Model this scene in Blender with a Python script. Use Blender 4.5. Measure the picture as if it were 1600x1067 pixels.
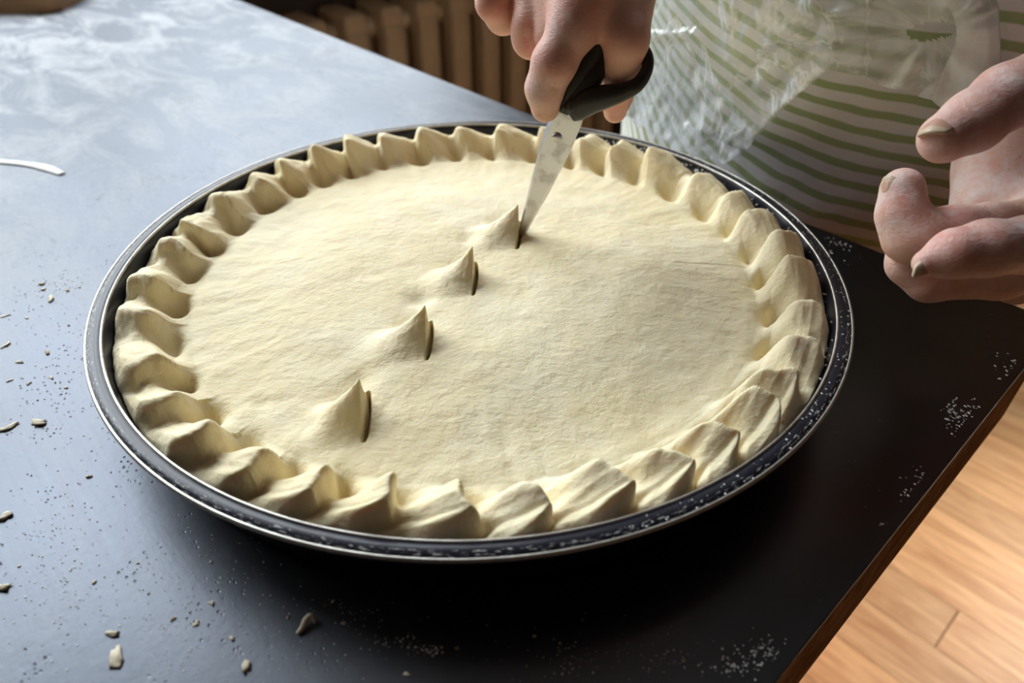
import bpy, bmesh, math, random
import numpy as np
from mathutils import Vector, Matrix
import openvdb

random.seed(7)
for o in list(bpy.data.objects):
    bpy.data.objects.remove(o)
SC = bpy.context.scene
COL = SC.collection

# ------------------------------------------------------------------ camera
ZR = 0.785                     # height of the pan rim above the floor
ZT = 0.75                      # height of the table top
FPX = 1108.34
CAMP = np.array([0.0, -0.31046, ZR + 0.18942])
PITCH, YAW = 0.671039, 0.060116
FW = np.array([math.sin(YAW)*math.cos(PITCH), math.cos(YAW)*math.cos(PITCH), -math.sin(PITCH)])
RT = np.array([math.cos(YAW), -math.sin(YAW), 0.0])
UP = np.cross(RT, FW)
cam_d = bpy.data.cameras.new('camera')
cam_d.sensor_width = 36.0
cam_d.lens = FPX/1600*36.0
cam_d.clip_start = 0.02
cam_d.dof.use_dof = True
cam_d.dof.focus_distance = 0.315
cam_d.dof.aperture_fstop = 8.0
cam = bpy.data.objects.new('camera', cam_d)
COL.objects.link(cam)
cam.matrix_world = Matrix(((RT[0], UP[0], -FW[0], CAMP[0]), (RT[1], UP[1], -FW[1], CAMP[1]),
                           (RT[2], UP[2], -FW[2], CAMP[2]), (0, 0, 0, 1)))
SC.camera = cam

# room axes: N runs along the back edge of the table (towards its right end), B runs away across the table
PHI = -0.884541
N = np.array([math.cos(PHI), math.sin(PHI), 0.0])
B = np.array([-math.sin(PHI), math.cos(PHI), 0.0])
Z = np.array([0, 0, 1.0])
T_RIGHT, T_BACK = 0.21711, 0.21766
WALL_N = -1.24                 # plane of the window wall along N
ROT_N = PHI                    # rotation that maps local x to N and local y to B


def room(u, b, z):
    return u*N + b*B + z*Z


def ray(px, py):
    return FW + (px-800)/FPX*RT - (py-533.5)/FPX*UP


def at(px, py, depth):
    return CAMP + depth*ray(px, py)


def onz(px, py, z):
    d = ray(px, py)
    return CAMP + (z-CAMP[2])/d[2]*d


# ------------------------------------------------------------------ world, light, exposure
W = bpy.data.worlds.new('world')
SC.world = W
W.use_nodes = True
bg = W.node_tree.nodes['Background']
bg.inputs[0].default_value = (1.0, 0.72, 0.58, 1)
bg.inputs[1].default_value = 0.045
SC.view_settings.view_transform = 'Standard'
SC.view_settings.look = 'None'
SC.view_settings.exposure = 0.0
SC.view_settings.gamma = 1.0
SC.view_settings.use_curve_mapping = False

WIN_B0, WIN_B1, WIN_Z0, WIN_Z1 = -0.85, 1.10, 0.86, 2.50


def area(name, loc, direction, sx, sy, power, color):
    l = bpy.data.lights.new(name, 'AREA')
    l.shape = 'RECTANGLE'
    l.size, l.size_y = sx, sy
    l.energy = power
    l.color = color
    o = bpy.data.objects.new(name, l)
    COL.objects.link(o)
    o.location = Vector(loc)
    o.rotation_euler = Vector(direction).to_track_quat('-Z', 'Y').to_euler()
    return o


win_c = room(WALL_N-0.14, (WIN_B0+WIN_B1)/2, (WIN_Z0+WIN_Z1)/2)
area('window_daylight', win_c, N, WIN_B1-WIN_B0+0.1, WIN_Z1-WIN_Z0+0.1, 70.0, (0.88, 0.94, 1.0))
area('sky_daylight', room(WALL_N-1.1, 0.0, 3.2), room(0.05, 0.0, 0.8)-room(WALL_N-1.1, 0.0, 3.2), 2.6, 1.8, 125.0, (0.88, 0.94, 1.0))
DOOR_U0, DOOR_U1 = 0.60, 1.50
floor_fill = area('floor_fill_beam', room((DOOR_U0+DOOR_U1)/2, 2.34, 1.0), -0.55*N-1.5*B-1.0*Z, 0.86, 1.1, 6.5, (1.0, 0.95, 0.88))  # unseen lamp added to brighten the floor on the right
floor_fill.data.spread = math.radians(24)

# ------------------------------------------------------------------ helpers


def link(o, parent=None):
    COL.objects.link(o)
    if parent is not None:
        o.parent = parent
    return o


def tag(o, label=None, cat=None, group=None, kind=None):
    if label: o['label'] = label
    if cat: o['category'] = cat
    if group: o['group'] = group
    if kind: o['kind'] = kind
    return o


def empty(name, loc=(0, 0, 0), rotz=0.0):
    o = bpy.data.objects.new(name, None)
    o.empty_display_size = 0.02
    COL.objects.link(o)
    o.location = Vector(loc)
    o.rotation_euler = (0, 0, rotz)
    return o


def mesh_np(name, V, F, mat=None, parent=None, smooth=True, origin=None):
    """V (n,3) world points, F (m,4) or (m,3)"""
    V = np.asarray(V, np.float32)
    F = np.asarray(F, np.int32)
    if origin is not None:
        V = V - np.asarray(origin, np.float32)
    me = bpy.data.meshes.new(name)
    k = F.shape[1]
    me.vertices.add(len(V))
    me.vertices.foreach_set('co', V.ravel())
    me.loops.add(F.size)
    me.loops.foreach_set('vertex_index', F.ravel())
    me.polygons.add(len(F))
    me.polygons.foreach_set('loop_start', np.arange(0, F.size, k, dtype=np.int32))
    me.polygons.foreach_set('use_smooth', np.full(len(F), smooth))
    me.update(calc_edges=True)
    me.validate()
    if mat: me.materials.append(mat)
    o = bpy.data.objects.new(name, me)
    link(o, parent)
    if origin is not None:
        o.location = Vector(origin)
    return o


def bm_obj(name, bm, mat=None, parent=None, smooth=False):
    me = bpy.data.meshes.new(name)
    bmesh.ops.recalc_face_normals(bm, faces=bm.faces)
    bm.to_mesh(me)
    bm.free()
    for p in me.polygons: p.use_smooth = smooth
    if mat: me.materials.append(mat)
    o = bpy.data.objects.new(name, me)
    return link(o, parent)


def add_box(bm, x0, x1, y0, y1, z0, z1, bev=0.0):
    vs = [bm.verts.new((x, y, z)) for z in (z0, z1) for y in (y0, y1) for x in (x0, x1)]
    q = [(0, 2, 3, 1), (4, 5, 7, 6), (0, 1, 5, 4), (2, 6, 7, 3), (0, 4, 6, 2), (1, 3, 7, 5)]
    fs = [bm.faces.new([vs[i] for i in f]) for f in q]
    if bev > 0:
        es = list({e for f in fs for e in f.edges})
        bmesh.ops.bevel(bm, geom=es, offset=bev, segments=2, affect='EDGES', profile=0.5)


def box_obj(name, x0, x1, y0, y1, z0, z1, mat, parent=None, bev=0.0):
    bm = bmesh.new()
    add_box(bm, x0, x1, y0, y1, z0, z1, bev)
    return bm_obj(name, bm, mat, parent)


def grid_faces(nu, nv, wrap_u=False):
    """vertex index = i*nv + j"""
    iu = np.arange(nu if wrap_u else nu-1)
    jv = np.arange(nv-1)
    I, J = np.meshgrid(iu, jv, indexing='ij')
    I2 = (I+1) % nu
    return np.stack([I*nv+J, I2*nv+J, I2*nv+J+1, I*nv+J+1], -1).reshape(-1, 4)


def lathe(name, prof, mat, parent=None, n=256, closed=False):
    prof = np.array(prof, float)
    th = np.linspace(0, 2*np.pi, n, endpoint=False)
    V = np.stack([prof[None, :, 0]*np.cos(th)[:, None], prof[None, :, 0]*np.sin(th)[:, None],
                  np.repeat(prof[None, :, 1], n, 0)], -1).reshape(-1, 3)
    F = grid_faces(n, len(prof), True)
    return mesh_np(name, V, F, mat, parent)


def tube(name, pts, radii, mat, parent=None, seg=14, closed=False, flat=1.0, nrm=None, sub=6):
    """swept ellipse tube through pts (catmull-rom); flat scales the radius along nrm"""
    P = np.array(pts, float)
    R = np.array(radii, float)*np.ones(len(P))
    n = len(P)
    out, ro = [], []
    rng = range(n if closed else n-1)
    for i in rng:
        p0, p1, p2, p3 = [P[(i+k) % n] if closed else P[min(max(i+k, 0), n-1)] for k in (-1, 0, 1, 2)]
        r1, r2 = R[i], R[(i+1) % n]
        for t in np.linspace(0, 1, sub, endpoint=False):
            out.append(0.5*((2*p1)+(-p0+p2)*t+(2*p0-5*p1+4*p2-p3)*t*t+(-p0+3*p1-3*p2+p3)*t**3))
            ro.append(r1+(r2-r1)*t)
    if not closed:
        out.append(P[-1]); ro.append(R[-1])
    C = np.array(out); ro = np.array(ro)
    m = len(C)
    T = np.roll(C, -1, 0)-np.roll(C, 1, 0)
    if not closed:
        T[0] = C[1]-C[0]; T[-1] = C[-1]-C[-2]
    T /= np.linalg.norm(T, axis=1)[:, None]
    if nrm is None:
        a = np.array([0, 0, 1.0]) if abs(T[0][2]) < 0.9 else np.array([1.0, 0, 0])
        nn = []
        cur = np.cross(T[0], a)
        for k in range(m):
            cur = cur - T[k]*(cur@T[k]); cur /= np.linalg.norm(cur); nn.append(cur)
        Nn = np.array(nn)
    else:
        Nn = np.repeat(np.array(nrm, float)[None], m, 0)
        Nn = Nn - T*np.sum(Nn*T, 1)[:, None]
        Nn /= np.linalg.norm(Nn, axis=1)[:, None]
    Bn = np.cross(T, Nn)
    th = np.linspace(0, 2*np.pi, seg, endpoint=False)
    V = C[:, None] + ro[:, None, None]*(flat*np.cos(th)[None, :, None]*Nn[:, None]+np.sin(th)[None, :, None]*Bn[:, None])
    bm = bmesh.new()
    vs = [[bm.verts.new(v) for v in ringv] for ringv in V]
    for i in range(m if closed else m-1):
        a, b = vs[i], vs[(i+1) % m]
        for j in range(seg):
            bm.faces.new((a[j], a[(j+1) % seg], b[(j+1) % seg], b[j]))
    if not closed:
        bm.faces.new(vs[0][::-1]); bm.faces.new(vs[-1])
    return bm_obj(name, bm, mat, parent, smooth=True)


def vnoise(x, y, seed=0):
    rs = np.random.RandomState(seed)
    L = rs.rand(256, 256)
    xi, yi = np.floor(x).astype(int), np.floor(y).astype(int)
    fx, fy = x-xi, y-yi
    fx, fy = fx*fx*(3-2*fx), fy*fy*(3-2*fy)
    a, b = L[xi % 256, yi % 256], L[(xi+1) % 256, yi % 256]
    c, d = L[xi % 256, (yi+1) % 256], L[(xi+1) % 256, (yi+1) % 256]
    return (a+(b-a)*fx)*(1-fy)+(c+(d-c)*fx)*fy-0.5


def fbm(x, y, seed=0, oct=4, gain=0.5):
    s, a = 0, 1.0
    for i in range(oct):
        s = s+a*vnoise(x, y, seed+i)
        x, y, a = x*2.03+3.1, y*2.03+1.7, a*gain
    return s


def sstep(a, b, x):
    t = np.clip((x-a)/(b-a), 0, 1)
    return t*t*(3-2*t)


# ------------------------------------------------------------------ materials
class NT:
    def __init__(s, name):
        s.m = bpy.data.materials.new(name)
        s.m.use_nodes = True
        s.t = s.m.node_tree
        s.b = s.t.nodes['Principled BSDF']
        s.out = s.t.nodes['Material Output']

    def n(s, kind, **kw):
        nd = s.t.nodes.new(kind)
        for k, v in kw.items(): setattr(nd, k, v)
        return nd

    def l(s, a, b): s.t.links.new(a, b)

    def val(s, inp, v):
        if isinstance(v, bpy.types.NodeSocket): s.l(v, inp)
        else: inp.default_value = v

    def coord(s, kind='Object', scale=(1, 1, 1), rot=(0, 0, 0), loc=(0, 0, 0)):
        tc = s.n('ShaderNodeTexCoord')
        mp = s.n('ShaderNodeMapping')
        mp.inputs['Scale'].default_value = scale
        mp.inputs['Rotation'].default_value = rot
        mp.inputs['Location'].default_value = loc
        s.l(tc.outputs[kind], mp.inputs[0])
        return mp.outputs[0]

    def noise(s, vec, scale, detail=4, rough=0.55, dist=0.0):
        nd = s.n('ShaderNodeTexNoise')
        s.l(vec, nd.inputs['Vector'])
        nd.inputs['Scale'].default_value = scale
        nd.inputs['Detail'].default_value = detail
        nd.inputs['Roughness'].default_value = rough
        nd.inputs['Distortion'].default_value = dist
        return nd.outputs['Fac']

    def ramp(s, fac, stops, interp='LINEAR'):
        nd = s.n('ShaderNodeValToRGB')
        nd.color_ramp.interpolation = interp
        e = nd.color_ramp.elements
        while len(e) < len(stops): e.new(0.5)
        for el, (p, c) in zip(e, stops):
            el.position = p
            el.color = (c, c, c, 1) if isinstance(c, (int, float)) else (*c, 1)
        s.l(fac, nd.inputs[0])
        return nd.outputs[0]

    def mix(s, fac, a, b, mode='MIX'):
        nd = s.n('ShaderNodeMix', data_type='RGBA', blend_type=mode)
        s.val(nd.inputs[0], fac)
        s.val(nd.inputs[6], a if isinstance(a, bpy.types.NodeSocket) else (*a, 1))
        s.val(nd.inputs[7], b if isinstance(b, bpy.types.NodeSocket) else (*b, 1))
        return nd.outputs[2]

    def math(s, op, a, b=0.0, c=0.0, clamp=False):
        nd = s.n('ShaderNodeMath', operation=op, use_clamp=clamp)
        s.val(nd.inputs[0], a); s.val(nd.inputs[1], b); s.val(nd.inputs[2], c)
        return nd.outputs[0]

    def bump(s, h, strength=0.3, dist=0.001, normal=None):
        nd = s.n('ShaderNodeBump')
        nd.inputs['Strength'].default_value = strength
        nd.inputs['Distance'].default_value = dist
        s.l(h, nd.inputs['Height'])
        if normal: s.l(normal, nd.inputs['Normal'])
        return nd.outputs[0]

    def set(s, **kw):
        for k, v in kw.items():
            inp = s.b.inputs[k.replace('_', ' ')]
            if isinstance(v, tuple) and len(v) == 3 and inp.type == 'RGBA': v = (*v, 1)
            s.val(inp, v)
        return s

    def attr(s, name):
        return s.n('ShaderNodeAttribute', attribute_name=name).outputs['Fac']


def plain(name, col, rough=0.5, metal=0.0, nscale=40, namp=0.12, **kw):
    t = NT(name)
    f = t.noise(t.coord(), nscale)
    dk = tuple(c*(1-namp) for c in col)
    lt = tuple(min(1, c*(1+namp)) for c in col)
    t.set(Base_Color=t.mix(f, dk, lt), Roughness=rough, Metallic=metal, **kw)
    return t.m


def m_dough(name):
    t = NT(name)
    o = t.coord()
    big = t.noise(o, 14, 3)
    mid = t.noise(o, 60, 5, 0.6)
    flour = t.ramp(t.math('ADD', t.math('MULTIPLY', big, 0.6), t.math('MULTIPLY', mid, 0.4)), [(0.42, 0.0), (0.62, 1.0)])
    fine = t.noise(o, 260, 4, 0.6)
    base = t.mix(fine, (0.82, 0.68, 0.40), (0.88, 0.77, 0.50))
    base = t.mix(t.math('MULTIPLY', flour, 0.55), base, (0.91, 0.83, 0.62))
    # a few grey brown specks in the dough
    vo = t.n('ShaderNodeTexVoronoi'); vo.inputs['Scale'].default_value = 190
    t.l(o, vo.inputs['Vector'])
    spk = t.ramp(vo.outputs['Distance'], [(0.03, 1.0), (0.09, 0.0)])
    spk = t.math('MULTIPLY', spk, t.ramp(t.noise(o, 90, 1), [(0.60, 0.0), (0.66, 1.0)]))
    base = t.mix(t.math('MULTIPLY', spk, 0.35), base, (0.45, 0.33, 0.16))
    st = t.coord(scale=(1, 1.25, 1), rot=(0, 0, 0.5))
    h1 = t.noise(st, 120, 6, 0.62, 0.4)
    h2 = t.noise(o, 420, 3, 0.6)
    bn = t.bump(h1, 0.45, 0.0017)
    bn = t.bump(h2, 0.30, 0.0006, bn)
    bn = t.bump(t.noise(t.coord(scale=(1, 1.5, 1), rot=(0, 0, 0.2)), 250, 4, 0.65), 0.42, 0.0013, bn)
    t.set(Base_Color=base, Roughness=0.62, Normal=bn, Specular_IOR_Level=0.25)
    t.set(Subsurface_Weight=0.25, Subsurface_Radius=(1.0, 0.6, 0.25), Subsurface_Scale=0.004)
    return t.m


def m_steel_table():
    t = NT('worn_steel_sheet')
    o = t.coord()
    # flour film, densest at far left; its gradient also paints in window brightness
    sep = t.n('ShaderNodeSeparateXYZ'); t.l(o, sep.inputs[0])
    grad = t.math('MULTIPLY_ADD', t.math('MULTIPLY_ADD', sep.outputs['Y'], 0.6, sep.outputs['X']), -1.5, 0.10, clamp=True)
    sm = t.noise(t.coord(scale=(1, 2.2, 1), rot=(0, 0, 0.35)), 9, 6, 0.62, 0.8)
    fine = t.noise(o, 150, 5, 0.65)
    film = t.math('MULTIPLY', grad, t.ramp(sm, [(0.44, 0.04), (0.60, 1.0)]))
    film = t.math('MULTIPLY', film, t.ramp(fine, [(0.25, 0.55), (0.7, 1.0)]), clamp=True)
    # flour flecks all over
    vo = t.n('ShaderNodeTexVoronoi'); vo.inputs['Scale'].default_value = 240
    t.l(o, vo.inputs['Vector'])
    fl = t.ramp(vo.outputs['Distance'], [(0.06, 1.0), (0.16, 0.0)])
    fl = t.math('MULTIPLY', fl, t.ramp(t.noise(o, 26, 4, 0.7), [(0.60, 0.0), (0.68, 1.0)]))
    fac = t.math('MAXIMUM', t.math('MULTIPLY', film, 0.70), t.math('MULTIPLY', fl, 0.55), clamp=True)
    scr = t.noise(t.coord(scale=(1, 60, 1), rot=(0, 0, 0.9)), 14, 3, 0.7)
    rough = t.math('MULTIPLY_ADD', grad, 0.20, t.math('MULTIPLY_ADD', t.noise(o, 22, 5, 0.65), 0.12, 0.27))
    rough = t.math('MULTIPLY_ADD', scr, 0.06, rough)
    steel = t.mix(t.noise(o, 11, 5, 0.6), (0.060, 0.065, 0.077), (0.118, 0.127, 0.145))
    h = t.math('MULTIPLY_ADD', t.noise(o, 130, 5, 0.7), 1.0, t.math('MULTIPLY', fac, 1.2))
    pv = t.n('ShaderNodeTexVoronoi'); pv.inputs['Scale'].default_value = 330
    t.l(t.coord(scale=(1, 1.5, 1)), pv.inputs['Vector'])
    pit = t.math('MULTIPLY', t.ramp(grad, [(0.05, 0.0), (0.25, 1.0)]), t.ramp(pv.outputs['Distance'], [(0.10, 1.0), (0.26, 0.0)])); pit = t.math('MULTIPLY', pit, t.ramp(t.noise(o, 34, 4, 0.7), [(0.52, 0.0), (0.62, 1.0)]))
    steel = t.mix(t.math('MULTIPLY', pit, 0.55), steel, (0.07, 0.065, 0.06))
    bn = t.bump(h, 0.11, 0.0010)
    bn = t.bump(t.math('SUBTRACT', 1.0, pit), 0.5, 0.0010, bn)
    bn = t.bump(scr, 0.05, 0.0006, bn)
    t.set(Base_Color=steel, Metallic=1.0, Roughness=rough, Normal=bn)
    d = t.n('ShaderNodeBsdfDiffuse')
    scuff = t.ramp(t.noise(t.coord(scale=(1, 1.7, 1), rot=(0, 0, 0.8)), 24, 7, 0.72, 0.5), [(0.56, 0.0), (0.66, 1.0)])
    t.l(t.mix(t.math('MULTIPLY', scuff, 0.8), (0.64, 0.64, 0.64), (0.30, 0.27, 0.235)), d.inputs[0])
    t.l(bn, d.inputs['Normal'])
    mx = t.n('ShaderNodeMixShader')
    t.l(fac, mx.inputs[0]); t.l(t.b.outputs[0], mx.inputs[1]); t.l(d.outputs[0], mx.inputs[2])
    t.l(mx.outputs[0], t.out.inputs[0])
    return t.m


def m_enamel():
    t = NT('dark_enamel')
    o = t.coord()
    tc = t.n('ShaderNodeSeparateXYZ'); t.l(o, tc.inputs[0])
    ang = t.math('ARCTAN2', tc.outputs['Y'], tc.outputs['X'])
    rad = t.math('POWER', t.math('ADD', t.math('MULTIPLY', tc.outputs['X'], tc.outputs['X']),
                                 t.math('MULTIPLY', tc.outputs['Y'], tc.outputs['Y'])), 0.5)
    cv = t.n('ShaderNodeCombineXYZ')
    t.l(t.math('MULTIPLY', ang, 22.0), cv.inputs[0]); t.l(t.math('MULTIPLY', rad, 700.0), cv.inputs[1])
    chip = t.noise(cv.outputs[0], 2.4, 5, 0.7)
    band = t.math('MULTIPLY', t.math('GREATER_THAN', rad, 0.1768), t.math('LESS_THAN', rad, 0.1792))
    chipm = t.math('MULTIPLY', t.ramp(chip, [(0.57, 0.0), (0.60, 1.0)]), band)
    fine = t.math('MULTIPLY', t.ramp(t.noise(o, 380, 4, 0.7), [(0.74, 0.0), (0.80, 1.0)]), 0.3)
    col = t.mix(t.noise(o, 50), (0.010, 0.010, 0.017), (0.018, 0.018, 0.028))
    col = t.mix(t.math('MAXIMUM', chipm, fine), col, (0.62, 0.60, 0.56))
    bn = t.bump(t.noise(o, 160, 4), 0.15, 0.001)
    t.set(Base_Color=col, Roughness=0.30, Normal=bn, Specular_IOR_Level=0.3)
    return t.m


def m_skin(name, flour_amt):
    t = NT(name)
    o = t.coord()
    f = t.noise(o, 70, 5, 0.6)
    red = t.attr('redness')
    col = t.mix(f, (0.66, 0.33, 0.23), (0.80, 0.47, 0.35))
    col = t.mix(t.math('MULTIPLY', red, t.math('MULTIPLY_ADD', f, 0.9, 0.25), clamp=True), col, (0.60, 0.19, 0.14))
    n2 = t.noise(o, 170, 6, 0.7)
    n3 = t.noise(o, 45, 4, 0.6)
    fl = t.math('MULTIPLY', t.attr('flour'), t.ramp(t.math('MULTIPLY_ADD', n2, 0.5, t.math('MULTIPLY', n3, 0.5)), [(0.38, 0.10), (0.62, 1.0)]))
    fl = t.math('MULTIPLY', fl, flour_amt, clamp=True)
    col = t.mix(fl, col, (0.86, 0.77, 0.74))
    wr = t.noise(t.coord(scale=(1.0, 1.0, 2.4)), 330, 4, 0.65, 0.8)
    pores = t.noise(o, 900, 2)
    bn = t.bump(wr, 0.55, 0.0009)
    bn = t.bump(pores, 0.15, 0.0003, bn)
    bn = t.bump(fl, 0.5, 0.0006, bn)
    t.set(Base_Color=col, Roughness=t.math('MULTIPLY_ADD', fl, 0.3, 0.42), Normal=bn,
          Subsurface_Weight=0.35, Subsurface_Radius=(1.0, 0.30, 0.16), Subsurface_Scale=0.0045, Specular_IOR_Level=0.4)
    return t.m


def m_wood(name, dark, light, scale=(3, 40, 40), rough=0.45, bump=0.1, rnd=True):
    t = NT(name)
    tc = t.n('ShaderNodeTexCoord')
    mp = t.n('ShaderNodeMapping')
    mp.inputs['Scale'].default_value = scale
    t.l(tc.outputs['Object'], mp.inputs[0])
    oi = t.n('ShaderNodeObjectInfo')
    if rnd:
        cv = t.n('ShaderNodeCombineXYZ')
        t.l(t.math('MULTIPLY', oi.outputs['Random'], 50), cv.inputs[0])
        t.l(t.math('MULTIPLY', oi.outputs['Random'], 31), cv.inputs[1])
        ad = t.n('ShaderNodeVectorMath', operation='ADD')
        t.l(mp.outputs[0], ad.inputs[0]); t.l(cv.outputs[0], ad.inputs[1])
        vec = ad.outputs[0]
    else:
        vec = mp.outputs[0]
    g = t.noise(vec, 1.0, 6, 0.6, 1.2)
    g2 = t.noise(vec, 3.5, 4, 0.6, 0.4)
    f = t.math('MULTIPLY_ADD', g2, 0.35, t.math('MULTIPLY', g, 0.65))
    col = t.ramp(f, [(0.34, dark), (0.62, light)])
    if rnd:
        hs = t.n('ShaderNodeHueSaturation')
        t.l(col, hs.inputs['Color'])
        t.l(t.math('MULTIPLY_ADD', oi.outputs['Random'], 0.40, 0.76), hs.inputs['Value'])
        col = hs.outputs[0]
    t.set(Base_Color=col, Roughness=rough, Normal=t.bump(f, bump, 0.0006), Specular_IOR_Level=0.5 if rough < 0.6 else 0.0)
    return t.m


def m_stripes():
    t = NT('striped_cotton')
    o = t.coord()
    s = t.attr('stripe')
    w = t.math('FRACT', s)
    ns = t.noise(o, 60, 3)
    w2 = t.math('ADD', w, t.math('MULTIPLY_ADD', ns, 0.10, -0.05))
    band = t.ramp(w2, [(0.02, 0.0), (0.10, 1.0), (0.44, 1.0), (0.52, 0.0)])
    weave = t.noise(o, 700, 2)
    col = t.mix(band, (0.84, 0.81, 0.80), (0.40, 0.47, 0.25))
    bn = t.bump(t.noise(o, 45, 4), 0.3, 0.004)
    bn = t.bump(weave, 0.2, 0.0006, bn)
    t.set(Base_Color=col, Roughness=0.85, Normal=bn, Specular_IOR_Level=0.15)
    return t.m


def m_plastic():
    t = NT('thin_plastic_film')
    o = t.coord()
    h = t.math('ADD', t.noise(t.coord(scale=(1, 1, 0.35), rot=(0.3, 0.2, 0.4)), 9, 4, 0.5, 1.0),
               t.math('MULTIPLY', t.noise(o, 70, 3, 0.5, 0.6), 0.2))
    bn = t.bump(h, 0.35, 0.008)
    tr = t.n('ShaderNodeBsdfTransparent'); tr.inputs[0].default_value = (0.96, 0.98, 0.96, 1)
    df = t.n('ShaderNodeBsdfDiffuse'); df.inputs[0].default_value = (0.95, 0.96, 0.95, 1)
    tl = t.n('ShaderNodeBsdfTranslucent'); tl.inputs[0].default_value = (0.88, 0.90, 0.88, 1)
    gl = t.n('ShaderNodeBsdfGlossy'); gl.inputs['Roughness'].default_value = 0.22
    for nd in (df, tl, gl): t.l(bn, nd.inputs['Normal'])
    a = t.n('ShaderNodeMixShader'); a.inputs[0].default_value = 0.10
    t.l(df.outputs[0], a.inputs[1]); t.l(tl.outputs[0], a.inputs[2])
    b2 = t.n('ShaderNodeMixShader')
    rn = t.noise(t.coord(scale=(1, 1, 0.5), rot=(0.2, 0.5, 0.3)), 20, 4, 0.55, 0.9)
    rid = t.math('SUBTRACT', 1.0, t.math('MULTIPLY', t.math('ABSOLUTE', t.math('SUBTRACT', rn, 0.5)), 9.0), clamp=True)
    op = t.math('MAXIMUM', t.math('MULTIPLY', t.ramp(h, [(0.42, 0.34), (0.78, 0.85)]), t.attr('layers')), t.math('MULTIPLY', t.math('POWER', rid, 3.0), 0.80))
    t.l(op, b2.inputs[0])
    t.l(tr.outputs[0], b2.inputs[1]); t.l(a.outputs[0], b2.inputs[2])
    lw = t.n('ShaderNodeLayerWeight'); lw.inputs[0].default_value = 0.25
    t.l(bn, lw.inputs['Normal'])
    c = t.n('ShaderNodeMixShader')
    t.l(t.math('MULTIPLY_ADD', lw.outputs['Fresnel'], 0.16, 0.02), c.inputs[0])
    t.l(b2.outputs[0], c.inputs[1]); t.l(gl.outputs[0], c.inputs[2])
    t.l(c.outputs[0], t.out.inputs[0])
    return t.m


def m_glass():
    t = NT('window_glass')
    tr = t.n('ShaderNodeBsdfTransparent'); tr.inputs[0].default_value = (0.97, 0.98, 0.98, 1)
    gl = t.n('ShaderNodeBsdfGlossy'); gl.inputs['Roughness'].default_value = 0.02
    lw = t.n('ShaderNodeLayerWeight'); lw.inputs[0].default_value = 0.12   # thin pane: reflects a little, more at a slant
    mx = t.n('ShaderNodeMixShader')
    t.l(t.math('MULTIPLY_ADD', lw.outputs['Facing'], 0.10, 0.03), mx.inputs[0]); t.l(tr.outputs[0], mx.inputs[1]); t.l(gl.outputs[0], mx.inputs[2])
    t.l(mx.outputs[0], t.out.inputs[0])
    return t.m


def m_blade():
    t = NT('scissor_steel')
    o = t.coord()
    sm = t.ramp(t.noise(o, 120, 4, 0.6), [(0.50, 0.0), (0.62, 1.0)])
    col = t.mix(t.math('MULTIPLY', sm, 0.35), (0.70, 0.70, 0.73), (0.48, 0.44, 0.42))
    t.set(Base_Color=col, Metallic=1.0, Roughness=t.math('MULTIPLY_ADD', sm, 0.2, 0.33),
          Normal=t.bump(t.noise(t.coord(scale=(1, 1, 12)), 300, 2), 0.05, 0.0003))
    return t.m


M_DOUGH = m_dough('raw_dough')
M_TABLE = m_steel_table()
M_ENAMEL = m_enamel()
M_EDGE = plain('worn_rim_metal', (0.50, 0.47, 0.42), 0.35, 0.8, 300, 0.5)
M_SKIN = m_skin('skin', 0.95)
M_NAIL = plain('fingernail', (0.58, 0.33, 0.24), 0.28, 0, 120, 0.08, Coat_Weight=0.4)
M_NAILTIP = plain('fingernail_tip', (0.62, 0.47, 0.32), 0.35, 0, 120, 0.08)
M_TRIM = m_wood('worn_brown_wood', (0.15, 0.075, 0.035), (0.34, 0.19, 0.095), (4, 40, 60), 0.75, 0.3)
M_LEG = plain('dark_painted_steel', (0.05, 0.04, 0.035), 0.5)
M_PLANK = m_wood('floor_laminate', (0.50, 0.215, 0.075), (0.80, 0.46, 0.215), (3.5, 30, 30), 0.42, 0.06)
M_WALL = plain('brown_wall', (0.085, 0.055, 0.04), 0.8, 0, 30, 0.15)
M_CEIL = plain('ceiling_paint', (0.12, 0.085, 0.065), 0.9, 0, 10, 0.05)
M_RAD = plain('radiator_paint', (0.62, 0.47, 0.30), 0.5, 0, 25, 0.18)
M_FRAME = plain('white_window_paint', (0.62, 0.60, 0.56), 0.5)
M_STRIPE = m_stripes()
M_PLASTIC = m_plastic()
M_GLASS = m_glass()
M_BLADE = m_blade()
M_HANDLE = plain('black_plastic', (0.018, 0.014, 0.013), 0.42, 0, 200, 0.3)
M_BOARD = m_wood('board_wood', (0.30, 0.15, 0.06), (0.50, 0.28, 0.12), (4, 30, 30), 0.5, 0.1)
M_CRUMB = plain('dried_dough', (0.70, 0.61, 0.45), 0.8, 0, 900, 0.35)
M_CRUMBD = plain('dark_dried_dough', (0.46, 0.36, 0.24), 0.85, 0, 900, 0.4)
M_FLOUR = plain('flour', (0.82, 0.80, 0.76), 0.95, 0, 900, 0.05)
M_HAIR = plain('brown_hair', (0.09, 0.05, 0.03), 0.6, 0, 60, 0.3)
M_EYE = plain('eye_white', (0.75, 0.72, 0.70), 0.2)

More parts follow.
